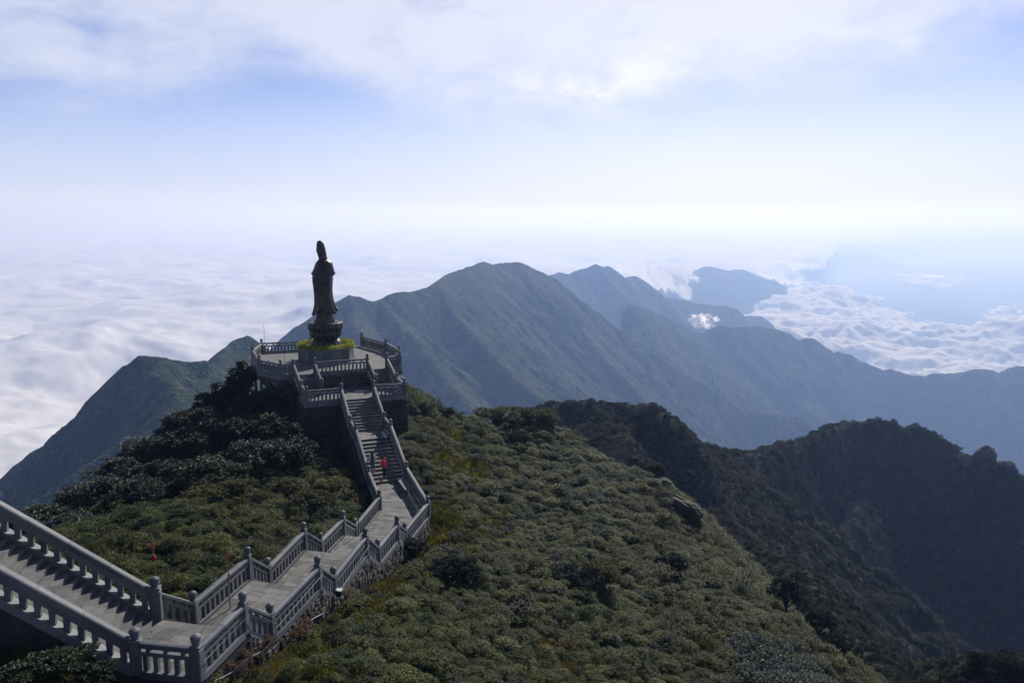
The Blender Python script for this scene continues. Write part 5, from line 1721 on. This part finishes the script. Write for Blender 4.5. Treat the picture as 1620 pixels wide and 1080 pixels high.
# on the dark side left of the terrace
T = [
    ('rhododendron_tree', 332, 757, 50, 4.4, 2.6, 'broad silvery leaved tree in the middle of the shaded slope left of the path', ML_SILVER, 1400, .17, .055),
    ('rhododendron_tree', 402, 733, 53, 4.2, 2.8, 'silvery leaved tree just up the slope from the broadest one, below the terrace', ML_SILVER, 1200, .17, .055),
    ('leafy_tree', 345, 795, 46.5, 4.0, 1.9, 'flat layered olive green tree just below the broad silvery tree', ML_OLIVE, 1300, .14, .05),
    ('rhododendron_tree', 250, 722, 60, 4.6, 3.0, 'dark round tree whose glinting crown breaks the left skyline of the hill', ML_SILVER, 1200, .18, .06),
    ('rhododendron_tree', 192, 752, 56, 3.6, 2.4, 'dark tree on the left skyline next below the glinting round crown', ML_SILVER, 900, .17, .055),
    ('leafy_tree', 150, 795, 49, 4.8, 2.6, 'wide dark green tree at the left foot of the shaded slope', ML_SILVER, 1500, .16, .05),
    ('leafy_tree', 70, 828, 43, 3.2, 1.4, 'low pale green tree at the far left end of the slope, above the stair rail', ML_SILVER, 900, .15, .05),
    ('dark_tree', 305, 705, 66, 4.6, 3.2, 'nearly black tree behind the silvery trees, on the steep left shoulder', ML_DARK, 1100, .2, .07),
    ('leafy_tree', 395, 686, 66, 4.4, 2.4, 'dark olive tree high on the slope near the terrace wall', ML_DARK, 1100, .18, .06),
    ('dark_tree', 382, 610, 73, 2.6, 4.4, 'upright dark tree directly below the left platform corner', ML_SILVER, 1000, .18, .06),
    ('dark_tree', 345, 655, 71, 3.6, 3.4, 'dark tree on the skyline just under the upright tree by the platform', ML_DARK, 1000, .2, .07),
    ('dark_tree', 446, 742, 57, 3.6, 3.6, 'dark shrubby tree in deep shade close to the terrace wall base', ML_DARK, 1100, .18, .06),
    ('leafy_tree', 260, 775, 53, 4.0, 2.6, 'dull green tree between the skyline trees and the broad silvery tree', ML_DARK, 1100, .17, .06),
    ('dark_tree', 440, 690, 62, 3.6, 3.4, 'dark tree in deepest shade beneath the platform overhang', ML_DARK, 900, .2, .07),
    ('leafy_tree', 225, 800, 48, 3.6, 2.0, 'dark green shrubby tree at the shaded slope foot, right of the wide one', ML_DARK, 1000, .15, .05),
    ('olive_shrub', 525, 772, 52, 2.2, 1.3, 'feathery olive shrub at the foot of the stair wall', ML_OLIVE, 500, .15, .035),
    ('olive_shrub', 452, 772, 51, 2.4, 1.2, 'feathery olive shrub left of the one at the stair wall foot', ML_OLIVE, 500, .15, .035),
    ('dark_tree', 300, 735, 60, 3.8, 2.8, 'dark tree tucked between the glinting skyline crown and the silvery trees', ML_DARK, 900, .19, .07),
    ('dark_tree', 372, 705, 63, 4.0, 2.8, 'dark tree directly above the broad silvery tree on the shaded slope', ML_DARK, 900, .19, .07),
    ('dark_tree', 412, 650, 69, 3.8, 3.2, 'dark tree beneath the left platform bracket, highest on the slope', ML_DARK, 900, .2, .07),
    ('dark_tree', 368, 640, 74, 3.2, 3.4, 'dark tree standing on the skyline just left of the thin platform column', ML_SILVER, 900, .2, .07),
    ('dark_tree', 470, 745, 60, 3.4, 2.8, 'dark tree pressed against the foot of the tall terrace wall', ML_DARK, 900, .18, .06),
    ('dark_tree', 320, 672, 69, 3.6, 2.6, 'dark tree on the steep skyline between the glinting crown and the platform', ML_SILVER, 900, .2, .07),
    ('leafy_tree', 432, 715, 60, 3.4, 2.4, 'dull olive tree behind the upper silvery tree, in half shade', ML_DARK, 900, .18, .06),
    ('olive_shrub', 490, 795, 47, 2.6, 1.2, 'sunlit olive shrub behind the third inner newel', ML_OLIVE, 500, .14, .04),
    # right-hand slope
    ('round_shrub', 722, 922, 40.5, 2.7, 1.5, 'large dark rounded shrub on the slope right of the rubble wall', ML_DARK, 1300, .10, .035),
    ('round_shrub', 905, 918, 46, 3.0, 1.5, 'wide olive shrub with dark shaded side in the middle of the right slope', ML_DARK, 1200, .10, .035),
    ('round_shrub', 815, 712, 80, 2.9, 1.8, 'round dark shrub in front of the hedge like thicket on the upper slope', ML_DARK, 700, .15, .05),
    ('thicket', 790, 683, 86, 5.0, 2.4, 'left part of the leafy thicket along the upper skyline of the slope', ML_OLIVE, 1000, .2, .06),
    ('thicket', 845, 688, 87, 4.8, 2.4, 'right part of the leafy thicket along the upper skyline of the slope', ML_OLIVE, 1000, .2, .06),
    ('round_shrub', 708, 655, 78, 1.5, 1.4, 'small dark reddish shrub standing up on the skyline right of the terrace', ML_DARK, 350, .14, .05),
    ('round_shrub', 1034, 748, 81, 2.4, 2.2, 'dark shrub crowning the small knob on the far right skyline of the hillside', ML_DARK, 700, .15, .05),
    ('round_shrub', 1062, 895, 55, 2.0, 1.6, 'dark green shrub near the right edge of the hillside, below the rock slab', ML_DARK, 700, .12, .04),
    ('round_shrub', 950, 910, 47, 2.6, 1.3, 'olive brown shrub just right of the wide one on the right slope', ML_OLIVE, 800, .10, .03),
    ('round_shrub', 1245, 940, 60, 2.6, 2.4, 'dark shrub at the brink of the hillside above the dark valley', ML_DARK, 800, .13, .045),
    ('round_shrub', 1295, 985, 56, 2.0, 1.8, 'small dark shrub below the one at the brink of the hillside', ML_DARK, 600, .12, .045),
    ('round_shrub', 1320, 1035, 54, 2.4, 1.8, 'grey leaved shrub lowest on the right brink of the hillside', ML_SILVER, 700, .12, .045),
    ('flat_topped_tree', 1222, 1048, 44, 5.2, 1.5, 'flat topped tree with glinting silver leaves at the bottom right of the hillside', ML_PALE, 1700, .13, .05),
    ('leafy_tree', 1590, 1062, 57, 4.4, 2.2, 'dark leafy bush on the outcrop at the bottom right corner', ML_RIDGE, 1000, .2, .07),
    ('twiggy_shrub', 352, 1052, 24.0, 1.5, 1.0, 'reddish brown twiggy shrub against the wall below the nearest newels', ML_DRY, 420, .10, .02),
    ('twiggy_shrub', 402, 1035, 25.6, 1.4, .9, 'brown twiggy shrub at the wall below the post of the second landing', ML_DRY, 420, .10, .02),
    ('twiggy_shrub', 455, 1000, 28.0, 1.5, .9, 'mixed brown shrub hiding the rubble wall under the second landing', ML_DRY, 420, .10, .02),
    ('twiggy_shrub', 540, 952, 33.5, 1.3, .8, 'small brown shrub at the wall foot just right of the white covered floodlight', ML_DRY, 300, .10, .02),
    ('leafy_shrub', 650, 868, 43.5, 2.0, 1.2, 'green shrub against the wall corner right of the last outer newels', ML_DARK, 500, .11, .035),
    # below the near staircase
    ('leafy_shrub', 92, 1050, 20.6, 1.5, .9, 'leafy shrub with pale rosettes below the near stair balustrade', ML_SILVER, 330, .10, .032),
    ('leafy_shrub', 30, 1072, 19.4, 1.0, .7, 'small leafy shrub in the bottom left corner', ML_SILVER, 220, .10, .032),
    ('leafy_shrub', 150, 1066, 20.4, 1.0, .6, 'leafy shrub between the pale rosetted one and the nearest newel', ML_DARK, 260, .09, .03),
]
for i, (nm, u, v, y, w_, h_, lb, mt, nn, ll_, lw_) in enumerate(T):
    base = None
    if nm == 'leafy_tree' and u > 1500: base = PX(u, v, y)[2] - 1.6
    woody(nm, u, v, y, w_, h_, lb, mt, 100 + i, n=int(nn * 1.6), ll=ll_ * 1.2, lw=lw_ * 1.5, cat='tree' if 'tree' in nm else 'shrub', base=base, flat=nm == 'flat_topped_tree')

# bare rock slab on the brink of the hillside
M_ROCK, t = new_mat('grey_rock')
co = t.n('ShaderNodeNewGeometry').outputs['Position']
ra = t.noise(co, .8, 8, .7); rb = t.noise(co, 6, 6, .7)
finish(t, t.ramp(t.m('ADD', t.m('MULTIPLY', ra, .5), t.m('MULTIPLY', rb, .5)), [(.38, (.018, .022, .012)), (.5, (.06, .06, .045)), (.62, (.12, .115, .10))]), .9, rb, .8, .15)


def rock(label, u, v, y, s, rot_, seed, squash=.55):
    bm = bmesh.new(); bmesh.ops.create_icosphere(bm, subdivisions=4, radius=1.0)
    for ve in bm.verts:
        p = ve.co.copy()
        ve.co = p * (1 + .2 * mnoise.noise(p * 1.3 + Vector((seed, 0, 0))) + .12 * mnoise.noise(p * 4 + Vector((0, seed, 0))))
        ve.co.z *= squash
    me = bpy.data.meshes.new('rock'); bm.to_mesh(me); bm.free(); me.materials.append(M_ROCK)
    o = link('rock', me, None, PX(u, v, y), rot_, s)
    return tag(o, label, 'rock')


rock('long grey rock slab sloping down the far right edge of the hillside', 1072, 798, 76.5, (1.7, 4.2, 1.8), (R(-14), R(38), R(8)), 2.0, .5)
rock('bare grey rock step above the long slab, below the knob', 1046, 765, 80, (1.2, 1.8, 1.3), (R(-10), R(30), R(20)), 5.0, .6)
rock('small dark jagged rock on the mountain crest at the right', 1559, 720, 273, (4.6, 3.0, 5.0), (0, R(20), R(30)), 8.0, .7)
rock('little dark rock further down the right mountain crest', 1592, 735, 262, (3.0, 2.0, 2.2), (0, R(8), 0), 11.0, .7)
# ------------------------------------------------------------------ haze: one box of even air
hm, t = new_mat('haze_air')
pv = t.n('ShaderNodeVolumePrincipled', {'Color': (.35, .53, .93, 1), 'Absorption Color': (.64, .47, .0, 1), 'Density': 0.0002, 'Anisotropy': 0.36})
t.n('ShaderNodeOutputMaterial', {'Volume': pv.outputs[0]})
bm = bmesh.new()
bmesh.ops.create_cube(bm, size=1.0)
me = bpy.data.meshes.new('haze'); bm.to_mesh(me); bm.free()
me.materials.append(hm)
hz = link('haze', me, None, (0, 0, (-1100 + 60) / 2), None, (150000, 150000, 1160))
tag(hz, kind='stuff')
